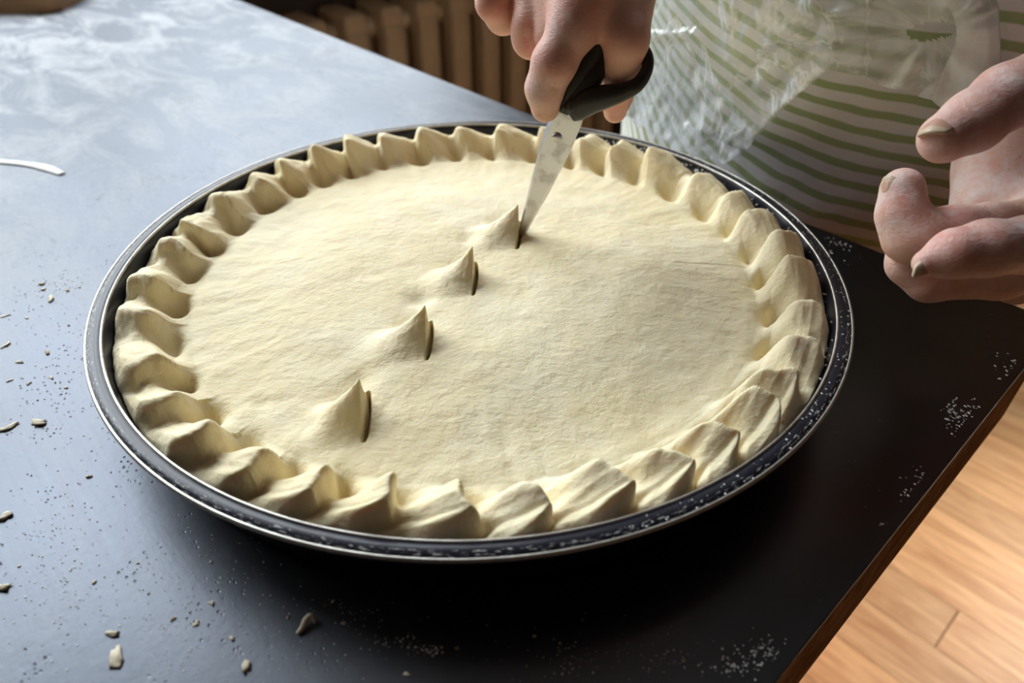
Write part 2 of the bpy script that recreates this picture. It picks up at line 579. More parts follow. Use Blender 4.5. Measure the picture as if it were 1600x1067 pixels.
# ------------------------------------------------------------------ room shell
floor = empty('floor', (0, 0, 0), ROT_N)
tag(floor, kind='structure')
sub = box_obj('subfloor', -1.24, 2.9, -1.8, 2.1, -0.06, -0.004, M_TRIM, floor)
PW = 0.0855
pl_mesh = {}
bm = bmesh.new()
add_box(bm, 0, 0.4985, 0, PW-0.0016, -0.004, 0.0)
for v in bm.verts:                       # tiny bevel on the top edges
    if v.co.z > -0.001: v.co.x += 0.0003 if v.co.x < 0.1 else -0.0003
pme = bpy.data.meshes.new('plank'); bm.to_mesh(pme); bm.free()
pme.materials.append(M_PLANK)
rs = random.Random(3)
k0 = int((-1.75-0.604)/PW)
row = 0
for k in range(k0, 18):
    y = 0.604+k*PW
    off = 0.268 if k == 0 else 0.268+rs.uniform(0.1, 0.4)
    lo, hi = (-1.2, 2.85) if y > 0.0 else (0.0, 2.2)
    j0 = math.floor((lo-off)/0.5)
    x = off+j0*0.5
    while x < hi:
        if x > -1.5 and not (x < 0.1 and y < 0.25):
            o = bpy.data.objects.new('plank', pme)
            link(o, floor)
            o.location = (x, y, 0)
        x += 0.5


def shell(name, x0, x1, y0, y1, z0, z1, mat):
    o = box_obj(name, x0, x1, y0, y1, z0, z1, mat)
    o.rotation_euler = (0, 0, ROT_N)
    return tag(o, kind='structure')


# wall with the window: four pieces around the opening, one mesh
bm = bmesh.new()
add_box(bm, WALL_N-0.2, WALL_N, -1.8, WIN_B0, 0, 2.6)
add_box(bm, WALL_N-0.2, WALL_N, WIN_B1, 2.3, 0, 2.6)
add_box(bm, WALL_N-0.2, WALL_N, WIN_B0, WIN_B1, 0, WIN_Z0)
add_box(bm, WALL_N-0.2, WALL_N, WIN_B0, WIN_B1, WIN_Z1, 2.6)
wl = bm_obj('wall_left', bm, M_WALL); wl.rotation_euler = (0, 0, ROT_N); tag(wl, kind='structure')
bm = bmesh.new()
add_box(bm, WALL_N, DOOR_U0, 2.1, 2.3, 0, 2.6)
add_box(bm, DOOR_U1, 2.9, 2.1, 2.3, 0, 2.6)
add_box(bm, DOOR_U0, DOOR_U1, 2.1, 2.3, 2.1, 2.6)  # gap left in the wall for the added floor beam
wl = bm_obj('wall_back', bm, M_WALL); wl.rotation_euler = (0, 0, ROT_N); tag(wl, kind='structure')
added_door = empty('added_door_1', (0, 0, 0), ROT_N)  # made-up doorway, put in only to carry the added floor beam
tag(added_door, kind='structure')
for x0, x1 in ((DOOR_U0, DOOR_U0+0.07), (DOOR_U1-0.07, DOOR_U1)):
    box_obj('frame_post', x0, x1, 2.16, 2.22, 0.0, 2.1, M_FRAME, added_door)
for z0, z1 in ((0.0, 0.10), (2.03, 2.1)):
    box_obj('frame_rail', DOOR_U0+0.07, DOOR_U1-0.07, 2.16, 2.22, z0, z1, M_FRAME, added_door)
box_obj('pane', DOOR_U0+0.07, DOOR_U1-0.07, 2.188, 2.192, 0.10, 2.03, M_GLASS, added_door)
shell('ceiling', WALL_N-0.2, 2.9, -1.8, 2.3, 2.6, 2.7, M_CEIL)

win = empty('window_1', room(WALL_N, 0, 0), ROT_N)
tag(win, kind='structure')
for (y0, y1, z0, z1) in ((WIN_B0, WIN_B1, WIN_Z0, WIN_Z0+0.05), (WIN_B0, WIN_B1, WIN_Z1-0.05, WIN_Z1)):
    box_obj('frame_rail', -0.09, -0.02, y0, y1, z0, z1, M_FRAME, win)
wmid = (WIN_B0+WIN_B1)/2
for yc in (WIN_B0+0.025, wmid, WIN_B1-0.025):
    box_obj('frame_post', -0.09, -0.02, yc-0.025, yc+0.025, WIN_Z0+0.05, WIN_Z1-0.05, M_FRAME, win)
for y0, y1 in ((WIN_B0+0.05, wmid-0.025), (wmid+0.025, WIN_B1-0.05)):
    box_obj('pane', -0.056, -0.052, y0, y1, WIN_Z0+0.05, WIN_Z1-0.05, M_GLASS, win)
box_obj('window_sill', -0.09, 0.12, WIN_B0-0.04, WIN_B1+0.04, WIN_Z0-0.035, WIN_Z0, M_FRAME, win, 0.006)

# ------------------------------------------------------------------ radiator under the window
RAD_B0, RAD_P, RAD_N = 0.385, 0.0917, 12
rad = empty('radiator', room(WALL_N+0.08, RAD_B0, 0), ROT_N)
tag(rad, 'brown painted cast iron radiator with upright columns against the wall behind the table', 'radiator')
bm = bmesh.new()


def rad_section():
    bm = bmesh.new()
    prof = []
    # front column (towards the room) and back column joined by top and bottom hubs
    for xc in (0.035, -0.035):
        add_box(bm, xc-0.024, xc+0.024, -0.027, 0.027, 0.10, 0.565)
    add_box(bm, -0.055, 0.055, -0.027, 0.027, 0.545, 0.600)
    add_box(bm, -0.055, 0.055, -0.027, 0.027, 0.080, 0.130)
    bmesh.ops.bevel(bm, geom=list(bm.edges), offset=0.011, segments=3, affect='EDGES', profile=0.5)
    me = bpy.data.meshes.new('radiator_section')
    bm.to_mesh(me); bm.free()
    for p in me.polygons: p.use_smooth = True
    me.materials.append(M_RAD)
    return me


rsm = rad_section()
for i in range(RAD_N):
    o = bpy.data.objects.new('radiator_section', rsm)
    link(o, rad)
    o.location = (0, RAD_P*(i+0.5), 0)
for zc in (0.555, 0.105):
    bm = bmesh.new()
    bmesh.ops.create_cone(bm, cap_ends=True, segments=20, radius1=0.021, radius2=0.021, depth=RAD_P*RAD_N+0.04,
                          matrix=Matrix.Translation((0, RAD_P*RAD_N/2, zc)) @ Matrix.Rotation(math.pi/2, 4, 'X'))
    bm_obj('header_pipe', bm, M_RAD, rad, True)
for yc in (0.20, RAD_P*RAD_N-0.2):
    box_obj('foot', -0.03, 0.03, yc-0.02, yc+0.02, 0.0, 0.10, M_RAD, rad, 0.004)

# ------------------------------------------------------------------ table
TL, TF = -1.17, -0.50          # left end along N, near edge along B
TH = 0.068
table = empty('work_table', (0, 0, 0), ROT_N)
tag(table, 'steel topped kitchen work table with worn brown wooden edge, dusted with flour', 'table')
bm = bmesh.new()
add_box(bm, TL, T_RIGHT, TF, T_BACK, ZT-0.0018, ZT, 0.0006)
bm_obj('table_top', bm, M_TABLE, table)
for (x0, x1, y0, y1) in ((T_RIGHT-0.025, T_RIGHT-0.0005, TF+0.001, T_BACK-0.001), (TL+0.0005, TL+0.025, TF+0.001, T_BACK-0.001)):
    box_obj('edge_board', x0, x1, y0, y1, ZT-TH, ZT-0.0020, M_TRIM, table, 0.0015)
for (y0, y1) in ((T_BACK-0.025, T_BACK-0.0005), (TF+0.0005, TF+0.025)):
    box_obj('edge_board', TL+0.026, T_RIGHT-0.026, y0, y1, ZT-TH, ZT-0.0020, M_TRIM, table, 0.0015)
for x in (TL+0.06, T_RIGHT-0.06):
    for y in (TF+0.06, T_BACK-0.06):
        box_obj('leg', x-0.022, x+0.022, y-0.022, y+0.022, 0.0, ZT-0.0022, M_LEG, table, 0.003)

# ------------------------------------------------------------------ pan
RIM = 0.180
pan = empty('baking_pan', (0, 0, ZT))
tag(pan, 'large round dark enamel baking pan with chipped flat rim, holding the pie', 'pan')
h = ZR-ZT
prof = [(0.0, 0.0008), (0.157, 0.0008), (0.1640, 0.0018), (0.1666, 0.005), (0.1722, h-0.0045), (0.1730, h-0.0010),
        (0.1738, h), (0.1768, h+0.0004), (0.1796, h-0.0004), (0.1800, h-0.0014), (0.1793, h-0.0022),
        (0.1740, h-0.0022), (0.1732, h-0.0050), (0.1677, 0.0046), (0.1650, 0.0009), (0.157, 0.0), (0.0, 0.0)]
# the inner floor sits 1 mm above the outer one
prof = prof[::-1]
pan_body = lathe('pan_body', prof, M_ENAMEL, pan, 320)


def torus_prof(r, z, a, b):
    th = np.linspace(0, 2*np.pi, 11)
    return [(r+a*math.cos(t), z+b*math.sin(t)) for t in th]


lathe('inner_rim_edge', torus_prof(0.1733, h-0.0002, 0.0007, 0.0008), M_EDGE, pan, 320)['label'] = 'thin pale worn edge inside the rim'
lathe('outer_rim_edge', torus_prof(0.1797, h-0.0011, 0.0008, 0.0011), M_EDGE, pan, 320)['label'] = 'pale worn rolled edge of the rim'
# flour caught on the rim
rs2 = np.random.RandomState(5)
fv, ff = [], []


def add_speck(V, F, c, r, sq=0.5):
    k = len(V)
    for d in ((1, 0, 0), (-1, 0, 0), (0, 1, 0), (0, -1, 0), (0, 0, 1), (0, 0, -1)):
        d = np.array(d, float)*r*(0.6+0.8*rs2.rand())
        d[2] *= sq
        V.append(np.array(c)+d)
    for a, b, c2 in ((0, 2, 4), (2, 1, 4), (1, 3, 4), (3, 0, 4), (2, 0, 5), (1, 2, 5), (3, 1, 5), (0, 3, 5)):
        F.append((k+a, k+b, k+c2))


for i in range(240):
    a = rs2.uniform(-75, 60) if i < 230 else rs2.uniform(0, 360)
    a = math.radians(a)
    r = rs2.uniform(0.1745, 0.1792)
    add_speck(fv, ff, (r*math.cos(a), r*math.sin(a), h+0.0002), rs2.uniform(0.0002, 0.0006))
for i in range(520):                     # flour on the inner wall at the far right
    a = math.radians(rs2.normal(48, 9) if i < 350 else rs2.normal(20, 25))
    zz = rs2.uniform(-0.012, -0.002)
    r = 0.1729+zz*0.22
    add_speck(fv, ff, (r*math.cos(a), r*math.sin(a), h+zz), rs2.uniform(0.0003, 0.0009), 0.9)
o = mesh_np('flour_specks', fv, ff, M_FLOUR, pan, False)
tag(o, 'white flour specks on the rim', kind='stuff')

# ------------------------------------------------------------------ pie
CR_A = np.array([118.9, 109.7, 100.4, 91.0, 80.3, 69.8, 59.5, 50.6, 41.2, 29.7, 18.6, 9.5, -0.8, -9.7, -20.8, -30.1, -40.4,
                 -48.1, -56.3, -64.6, -73.9, -83.6, -93.3, -103.4, -112.5, -121.8, -131.3, -141.8, -151.3, -165.4,
                 -175.5, -187.6, -195.1, -206.6, -217.4, -224.2, -233.0])
# phase function: integer at every ridge (angle decreasing)
NT_, NC_, NE_ = 1500, 230, 150
th = np.linspace(0, 2*np.pi, NT_, endpoint=False)
r_c = np.linspace(0.0006, 0.1405, NC_)
r_e = np.linspace(0.1405, 0.1716, NE_)[1:]
skirt = np.array([0.1712, 0.1700, 0.1690])
RR = np.concatenate([r_c, r_e])
TH, R = np.meshgrid(th, RR, indexing='ij')
TD = np.degrees(TH)


def phase(adeg):
    a = (118.9-adeg) % 360.0             # distance clockwise from the first ridge
    k = np.concatenate([118.9-CR_A, [360.0]])
    return np.interp(a, k, np.arange(len(k)))


nr = len(CR_A)
rk = np.random.RandomState(11)
amp_k = 1+0.22*rk.randn(nr+1); amp_k = np.clip(amp_k, 0.65, 1.35); amp_k[-1] = amp_k[0]
pit_k = np.clip(1+0.25*rk.randn(nr+1), 0.5, 1.5); pit_k[-1] = pit_k[0]
rsh_k = 0.0018*rk.randn(nr+1); rsh_k[-1] = rsh_k[0]
X0, Y0 = R*np.cos(TH), R*np.sin(TH)
# ridges run radially; in the front right quarter their inner ends trail clockwise
sk = np.exp(-((((TD+62+180) % 360)-180)/34.0)**2)
sk2 = np.exp(-((((TD+85+180) % 360)-180)/55.0)**2)
wob = 2.0*fbm(TD/9.0, R*90, 3, 2)
trail = (0.1640-R)/0.022
adeg = TD + sk*9.0*np.clip(trail, 0.0, 1.2) + sk2*4.2*np.clip((R-0.1635)/0.0075, 0, 1.1) + wob*sstep(0.138, 0.15, R)
ph = phase(adeg)
ki = np.round(ph).astype(int) % nr
s = ph-np.round(ph)                      # -0.5..0.5, positive = clockwise of the ridge
kf = np.floor(ph).astype(int) % nr
sv = ph-np.floor(ph)                     # 0..1 across the hollow between two ridges
A = amp_k[ki]
# sharp crest, steep on its counter-clockwise side (s<0)
wl_ = np.where(s < 0, 0.25, 0.34)*(1-0.34*np.maximum(sk, 0.6*sk2))
ridge = np.exp(-np.abs(s/wl_)**2.0)
rr = R+rsh_k[ki]*np.exp(-(s/0.3)**2)
env = sstep(0.1405, 0.155, rr)*(1+0.5*np.exp(-((rr-0.152)/0.006)**2))*(1-0.70*sstep(0.1650, 0.1718, rr))
base = -0.0070-0.0045*sstep(0.07, 0.137, R)
bed = np.interp(R, [0, 0.136, 0.1405, 0.1475, 0.153, 0.158, 0.162, 0.1665, 0.1695, 0.1716], [0, 0, -0.0004, 0.0006, 0.0052, 0.0078, 0.0084, 0.0073, 0.0048, 0.0008])
inpit = np.exp(-((sv-0.66)/0.25)**2-((R-0.1490-0.0050*sk)/0.0058)**2)*pit_k[kf]
outpit = np.exp(-((sv-0.74)/0.17)**2-((R-0.1655)/0.0040)**2)*pit_k[(kf+5) % nr]
Hh = base+bed+0.0078*A*env*ridge-0.0100*inpit*(1+0.25*sk)-0.0034*outpit*(1+0.9*np.maximum(sk, 0.5*sk2))
Hh += 0.0014*fbm(X0*115, Y0*115, 21, 3)*sstep(0.138, 0.150, R)
# soft lumps and stretch marks on the lid
Hh += 0.0020*fbm(X0*17, Y0*17, 5, 2)*(1-sstep(0.13, 0.145, R))
Hh += 0.0007*fbm(X0*60, Y0*75, 9, 3)
c5, s5 = math.cos(0.5), math.sin(0.5)
Hh += 0.0*fbm((X0*c5+Y0*s5)*130, (-X0*s5+Y0*c5)*330, 15, 3)*(1-0.6*sstep(0.135, 0.145, R))
# radial stretch wrinkles near the rim
Hh += 0.0006*fbm(TD*0.35, R*28, 31, 2)*sstep(0.085, 0.135, R)*(1-sstep(0.140, 0.147, R))
# dimples
for (px, py, dep, rad_) in ((404, 620, 0.0012, 0.004), (480, 655, 0.0025, 0.006), (655, 468, 0.0030, 0.007), (735, 375, 0.0022, 0.006), (560, 590, 0.0015, 0.006)):
    q = onz(px, py, ZR-0.008)
    Hh -= dep*np.exp(-((X0-q[0])**2+(Y0-q[1])**2)/rad_**2)
# the four snipped vents: a pulled-up tooth on the left of each cut, an open slit on its right
vents = [((565, 687), (573, 612), 0.0170, 0.0340), ((665, 572), (672, 508), 0.0170, 0.0330),
         ((737, 468), (742, 415), 0.0170, 0.0280), ((806, 396), (811, 352), 0.0180, 0.0320)]
FIN = np.zeros_like(Hh)
for (pa, pb, hh_, ln) in vents:
    a = onz(*pa, ZR-0.010)[:2]; b = onz(*pb, ZR-0.010)[:2]
    L = np.linalg.norm(b-a); d = (b-a)/L; nl = np.array([-d[1], d[0]])   # nl points left of the cut
    tx = (X0-a[0])*d[0]+(Y0-a[1])*d[1]
    wx = (X0-a[0])*nl[0]+(Y0-a[1])*nl[1]
    tt = tx/L
    bow = 0.0002*np.sin(np.clip(tt, 0, 1)*np.pi)
    wx = wx+bow
    dt = tx-0.60*L+0.25*np.clip(wx, 0, 1)
    ea = np.where(dt < 0, 0.60*L, 0.44*L)*(1+np.clip(wx, 0, 1)*12)
    rho = np.sqrt((dt/ea)**2+(np.clip(wx, 0, 1)/ln)**2)
    prof_ = np.clip(1-rho, 0, 1)**1.8
    prof_ = np.where(wx > 0, prof_, prof_*sstep(-0.0007, 0.0, wx))
    FIN = np.maximum(FIN, hh_*prof_)
    inside = sstep(-0.02, 0.06, tt)*(1-sstep(0.92, 1.02, tt))
    slit = sstep(-0.0036, -0.0028, wx)*(1-sstep(-0.0007, 0.0, wx))*inside
    lensw = np.sin(np.clip(tt, 0, 1)*np.pi)**0.25
    slit = (sstep(-0.0017*lensw-0.0007, -0.0017*lensw, wx))*(1-sstep(-0.0006, 0.0002, wx))*inside
    Hh -= 0.0075*slit
    # the lid sinks a little beside the tooth
    Hh -= 0.0020*np.exp(-((tx-0.9*L)/0.008)**2-((wx-0.010)/0.009)**2)
Hh += FIN*(1+0.1*fbm(X0*300, Y0*300, 41, 2))
Hh = Hh+0.0
# crests lean counter-clockwise and outwards a little
lean = 0.50*(0.0090*A*env*ridge)*(R > 0.139)
TH2 = TH+lean/np.maximum(R, 0.05)
rag = 0.0014*fbm(TD/3.0, R*0+2.0, 51, 3)
ridge_out = 0.0009*np.exp(-(s/0.25)**2)
R2 = R+(rag+ridge_out-0.0012+0.0015*(1-ridge))*sstep(0.160, 0.1716, R)
R2 = np.minimum(R2+0.0006*sstep(0.16, 0.1716, R), 0.1722)
nz = len(RR)
P = np.stack([R2*np.cos(TH2), R2*np.sin(TH2), Hh+h], -1)
# outer skirt tucked down against the pan wall
sk_pts = []
edge = P[:, -1]
for (dr, dz) in ((-0.0004, -0.0030), (-0.0022, -0.0090), (-0.0050, -0.0170)):
    e = edge.copy()
    rad_ = np.hypot(e[:, 0], e[:, 1])
    zz = np.maximum(e[:, 2]+dz, 0.006)
    lim = 0.1666+(zz-0.005)*0.2196-0.0006
    sc_ = np.minimum(rad_+dr, lim)/rad_
    e[:, 0] *= sc_; e[:, 1] *= sc_; e[:, 2] = zz
    sk_pts.append(e)
lim = 0.1666+(P[..., 2]-0.005)*0.2196-0.0004
rad_ = np.hypot(P[..., 0], P[..., 1])
sc_ = np.where(P[..., 2] < h-0.004, np.minimum(1.0, lim/np.maximum(rad_, 1e-6)), np.minimum(1.0, 0.1722/np.maximum(rad_, 1e-6)))
P[..., 0] *= sc_; P[..., 1] *= sc_
P = np.concatenate([P, np.stack(sk_pts, 1)], 1)
nj = P.shape[1]
F = grid_faces(NT_, nj, True)
# vertex normals of the whole surface, so that lid and border meet without a seam
fn = np.cross(P.reshape(-1, 3)[F[:, 2]]-P.reshape(-1, 3)[F[:, 0]], P.reshape(-1, 3)[F[:, 3]]-P.reshape(-1, 3)[F[:, 1]])
VN = np.zeros((NT_*nj, 3))
for k in range(4): np.add.at(VN, F[:, k], fn)
VN /= np.maximum(np.linalg.norm(VN, axis=1), 1e-12)[:, None]
flip = VN[:, 2].mean() < 0
if flip:
    F = F[:, ::-1]; VN = -VN
pie = empty('pie', (0, 0, ZT))
tag(pie, 'large unbaked round pie of pale floury dough with crimped edge and four snipped vents', 'pie')


def sub_grid(name, j0, j1, mat):
    idx = (np.arange(NT_)[:, None]*nj+np.arange(j0, j1)[None]).ravel()
    V = P.reshape(-1, 3)[idx]
    f = grid_faces(NT_, j1-j0, True)
    if flip: f = f[:, ::-1]
    if j0 == 0:
        V = np.concatenate([V, P[:, 0].mean(0)[None]])
        c = len(V)-1
        i = np.arange(NT_)
        tri = np.stack([i*(j1-j0), ((i+1) % NT_)*(j1-j0), np.full(NT_, c)], -1)
    o = mesh_np(name, V, f, mat, pie)
    nn = VN[idx]
    if j0 == 0:
        bm = bmesh.new(); bm.from_mesh(o.data); bm.verts.ensure_lookup_table()
        ring = [bm.verts[k*(j1-j0)] for k in range(NT_)]
        fc = bm.faces.new(ring if not flip else ring[::-1]); fc.smooth = True
        bmesh.ops.delete(bm, geom=[bm.verts[c]], context='VERTS')
        bm.normal_update()
        if fc.normal.z < 0: fc.normal_flip()
        bm.to_mesh(o.data); bm.free()
    o.data.normals_split_custom_set_from_vertices(nn[:len(o.data.vertices)].tolist())
    return o


sub_grid('dough_lid', 0, NC_, M_DOUGH)['label'] = 'smooth floury dough lid with four cut vents'
sub_grid('crimped_border', NC_-1, nj, M_DOUGH)['label'] = 'thick pinched and folded dough border'

# ------------------------------------------------------------------ scissors
scz = empty('scissors', at(871, 212, 0.345))
tag(scz, 'open steel scissors with black plastic handles, tip stuck in the dough lid', 'scissors')
TIP = onz(808, 375, ZR-0.012)
PIV = at(871, 212, 0.350)
ax = PIV-TIP; BL = np.linalg.norm(ax); ax /= BL
nf = CAMP-PIV; nf = nf-ax*(nf@ax); nf /= np.linalg.norm(nf)       # face normal, towards the lens side
sd = np.cross(ax, nf)
if sd@RT < 0: sd = -sd


def blade(name, poly, z0, z1, bevel_left):
    bm = bmesh.new()
    lo = [bm.verts.new(PIV+sd*x+ax*y+nf*z0) for x, y in poly]
    hi = [bm.verts.new(PIV+sd*x+ax*y+nf*z1) for x, y in poly]
    n = len(poly)
    bm.faces.new(lo[::-1]); bm.faces.new(hi)
    for i in range(n):
        bm.faces.new((lo[i], lo[(i+1) % n], hi[(i+1) % n], hi[i]))
    bmesh.ops.recalc_face_normals(bm, faces=bm.faces)
    es = [e for e in bm.edges if all(v in hi for v in e.verts)]
    bmesh.ops.bevel(bm, geom=es, offset=0.0011, segments=1, affect='EDGES')
    me_o = bm_obj(name, bm, M_BLADE, scz)
    me_o.location = -Vector(at(871, 212, 0.345))
    return me_o


front = [(0.0005, -BL), (0.0032, -BL+0.006), (0.0068, -0.025), (0.0078, 0.0), (0.0082, 0.014), (0.0045, 0.020), (-0.0050, 0.018), (-0.0062, 0.004),
         (-0.0060, -0.010), (-0.0034, -0.038), (-0.0014, -BL+0.010)]
back_ = [(-0.0005, -BL+0.001), (0.0022, -BL+0.006), (0.0064, -0.036), (0.0088, -0.008), (0.0090, 0.010), (0.0070, 0.022), (-0.006, 0.020), (-0.0068, 0.0),
         (-0.004, -0.034)]
blade('blade', front, 0.0002, 0.0018, True)
blade('blade', back_, -0.0016, -0.0002, False)
bm = bmesh.new()
bmesh.ops.create_uvsphere(bm, u_segments=20, v_segments=10, radius=0.0027)
for v in bm.verts:
    c = v.co.copy()
    v.co = Vector(sd*c.x+ax*c.y+nf*(0.0018+max(c.z, -0.001)*0.55))+Vector(PIV)-Vector(at(871, 212, 0.345))
bm_obj('rivet', bm, M_BLADE, scz, True)['label'] = 'round steel rivet joining the blades'


def sp(px, py, off=0.0):
    """a point of the plane of the blades, seen at px,py, moved off along its normal"""
    d = ray(px, py)
    t = ((PIV-CAMP)@nf)/(d@nf)
    return CAMP+t*d+nf*off-at(871, 212, 0.345)


# thumb handle: a heavy bar that opens into a loop
loop_r = [sp(*p, off=f) for p, f in (((899, 166), 0.001), ((921, 155), 0.002), ((948, 147), 0.003), ((976, 139), 0.003), ((999, 127), 0.002), ((1011, 109), -0.004), ((1006, 91), -0.009),
                          ((985, 80), -0.012), ((960, 84), -0.011), ((938, 103), -0.006), ((921, 126), -0.002))]
o = tube('thumb_handle', loop_r, [0.0064, 0.0068, 0.0056, 0.0042, 0.0033, 0.0027, 0.0026, 0.0028, 0.0034, 0.0044, 0.0058], M_HANDLE, scz, 16, True, 0.75, nf)
o['label'] = 'black plastic loop around the thumb'
loop_l = [sp(*p, off=f) for p, f in (((884, 166), -0.001), ((892, 142), -0.001), ((905, 118), -0.002), ((922, 90), -0.004), ((934, 62), -0.006), ((932, 34), -0.008),
                          ((908, 26), -0.009), ((884, 48), -0.008), ((872, 84), -0.006), ((872, 122), -0.004), ((877, 148), -0.002))]
o = tube('finger_handle', loop_l, [0.0055, 0.0058, 0.0055, 0.0045, 0.0035, 0.0030, 0.0030, 0.0032, 0.0036, 0.0042, 0.0050], M_HANDLE, scz, 16, True, 0.75, nf)
o['label'] = 'black plastic loop around the middle finger'

# ------------------------------------------------------------------ person


def smin(a, b, k):
    hgt = np.maximum(k-np.abs(a-b), 0)/k
    return np.minimum(a, b)-hgt*hgt*k*0.25


class Vox:
    def __init__(s, lo, hi, vx):
        s.lo, s.vx = np.array(lo), vx
        n = np.ceil((np.array(hi)-s.lo)/vx).astype(int)
        ax_ = [s.lo[i]+np.arange(n[i])*vx for i in range(3)]
        s.G = np.stack(np.meshgrid(*ax_, indexing='ij'), -1).astype(np.float32)
        s.D = np.full(s.G.shape[:3], 1.0, np.float32)

    def cone(s, a, b, ra, rb):
        a, b = np.asarray(a, np.float32), np.asarray(b, np.float32)
        ab = b-a
        L2 = float(ab@ab)+1e-12
        pa = s.G-a
        t = np.clip((pa@ab)/L2, 0, 1)
        q = pa-t[..., None]*ab
        return np.sqrt(np.einsum('...i,...i', q, q))-(ra+(rb-ra)*t)

    def ell(s, c, axes, rad):
        q = (s.G-np.asarray(c, np.float32))
        l = np.stack([q@np.asarray(a_, np.float32)/r for a_, r in zip(axes, rad)], -1)
        k0 = np.sqrt(np.einsum('...i,...i', l, l))
        return (k0-1)*min(rad)

    def chain(s, pts, k=0.006):
        d = None
        for (a, ra), (b, rb) in zip(pts[:-1], pts[1:]):
            c = s.cone(a, b, ra, rb)
            d = c if d is None else smin(d, c, k)
        return d

    def mesh(s, D):
        g = openvdb.FloatGrid(float(s.vx*4))
        g.copyFromArray(np.ascontiguousarray(np.clip(D, -s.vx*4, s.vx*4).astype(np.float32)))
        pts, quads = g.convertToQuads(isovalue=0.0)
        return pts*s.vx+s.lo, quads[:, ::-1].astype(np.int64)


def hand_mesh(fingers, palm, web, vx, kf=0.010, ku=0.0016, pad=0.02):
    allp = np.array([p for ch in fingers+palm for p, r in ch])
    v = Vox(allp.min(0)-pad, allp.max(0)+pad, vx)
    pd = None
    for ch in palm:
        c = v.chain(ch, 0.012)
        pd = c if pd is None else smin(pd, c, 0.014)
    for (c, axes, rad) in web:
        pd = smin(pd, v.ell(c, axes, rad), 0.010)
    D = pd
    tot = None
    for ch in fingers:
        f = smin(pd, v.chain(ch, 0.004), kf)
        tot = f if tot is None else smin(tot, f, ku)
    return v.mesh(tot)


def P3(px, py, z, r): return (at(px, py, z), r)


# the hand that holds the scissors (back of the hand towards us)
wr = at(905, -235, 0.350)
R_MCP = [at(806, -78, 0.350), at(840, -66, 0.336), at(876, -40, 0.326), at(915, 2, 0.318)]
thumb_r = [(at(968, -130, 0.350), 0.0125), (at(991, -28, 0.325), 0.0112), (at(979, 62, 0.317), 0.0096), (at(970, 112, 0.333), 0.0088), (at(963, 148, 0.358), 0.0080), (at(961, 174, 0.366), 0.0060)]
fingers_r = [
    [(R_MCP[0], 0.0092), (at(771, 4, 0.342), 0.0082), (at(786, 26, 0.352), 0.0080), (at(812, 22, 0.368), 0.0072)],
    [(R_MCP[1], 0.0100), (at(829, 40, 0.338), 0.0086), (at(831, 60, 0.343), 0.0090), (at(852, 52, 0.366), 0.0078)],
    [(R_MCP[2], 0.0105), (at(866, 52, 0.333), 0.0092), (at(874, 74, 0.345), 0.0088), (at(900, 80, 0.366), 0.0080), (at(918, 104, 0.368), 0.0072)],
    [(R_MCP[3], 0.0112), (at(893, 48, 0.317), 0.0102), (at(866, 98, 0.321), 0.0098), (at(851, 138, 0.330), 0.0086), (at(852, 168, 0.338), 0.0070)],
    thumb_r]
palm_r = [[(wr, 0.023), (R_MCP[0], 0.0105)], [(wr, 0.023), (R_MCP[1], 0.0115)], [(wr, 0.023), (R_MCP[2], 0.0120)],
          [(wr, 0.023), (R_MCP[3], 0.0122)], [(wr, 0.022), (thumb_r[0][0], 0.0135)],
          [(R_MCP[3], 0.0110), (at(962, -70, 0.340), 0.0125)]]
VR, FR = hand_mesh(fingers_r, palm_r, [], 0.00125)

# the open hand on the right
th_ax = at(1462, 222, 0.268)-at(1560, 162, 0.275)
thumb_l = [(at(1760, 120, 0.292), 0.0150), (at(1655, 118, 0.282), 0.0140), (at(1572, 152, 0.276), 0.0122), (at(1520, 190, 0.271), 0.0113), (at(1475, 216, 0.268), 0.0094)]
fing_a = [(at(1660, 340, 0.300), 0.0105), (at(1545, 356, 0.292), 0.0098), (at(1492, 366, 0.289), 0.0112), (at(1425, 368, 0.287), 0.0108), (at(1409, 335, 0.287), 0.0092), (at(1410, 296, 0.287), 0.0086)]
fing_b = [(at(1720, 372, 0.276), 0.0110), (at(1610, 382, 0.264), 0.0104), (at(1540, 388, 0.260), 0.0100), (at(1490, 397, 0.259), 0.0086), (at(1447, 411, 0.260), 0.0050)]
fing_c = [(at(1720, 400, 0.300), 0.0110), (at(1560, 428, 0.300), 0.0105), (at(1452, 436, 0.299), 0.0092), (at(1420, 412, 0.300), 0.0085), (at(1416, 360, 0.306), 0.0078)]
fing_d = [(at(1720, 410, 0.322), 0.0105), (at(1590, 440, 0.322), 0.0095), (at(1500, 430, 0.320), 0.0085), (at(1470, 395, 0.322), 0.0075)]
wl3 = at(1960, 225, 0.325)
palm_l = [[(wl3, 0.024), (fing_a[0][0], 0.0150)], [(wl3, 0.024), (fing_b[0][0], 0.0135)], [(wl3, 0.024), (fing_c[0][0], 0.0135)],
          [(wl3, 0.024), (fing_d[0][0], 0.0130)], [(wl3, 0.022), (thumb_l[0][0], 0.0165)],
          [(at(1555, 252, 0.330), 0.0135), (at(1552, 330, 0.322), 0.0140), (at(1680, 330, 0.320), 0.0150)],
          [(at(1555, 262, 0.330), 0.0135), (at(1700, 250, 0.325), 0.0160)]]
VL, FL = hand_mesh([thumb_l, fing_a, fing_b, fing_c, fing_d], palm_l, [], 0.00125, kf=0.008)

# trunk, arms, head, legs
U0 = 0.03
HEAD_B = 0.36


def pr(u, b, z): return room(U0+u, b, z)


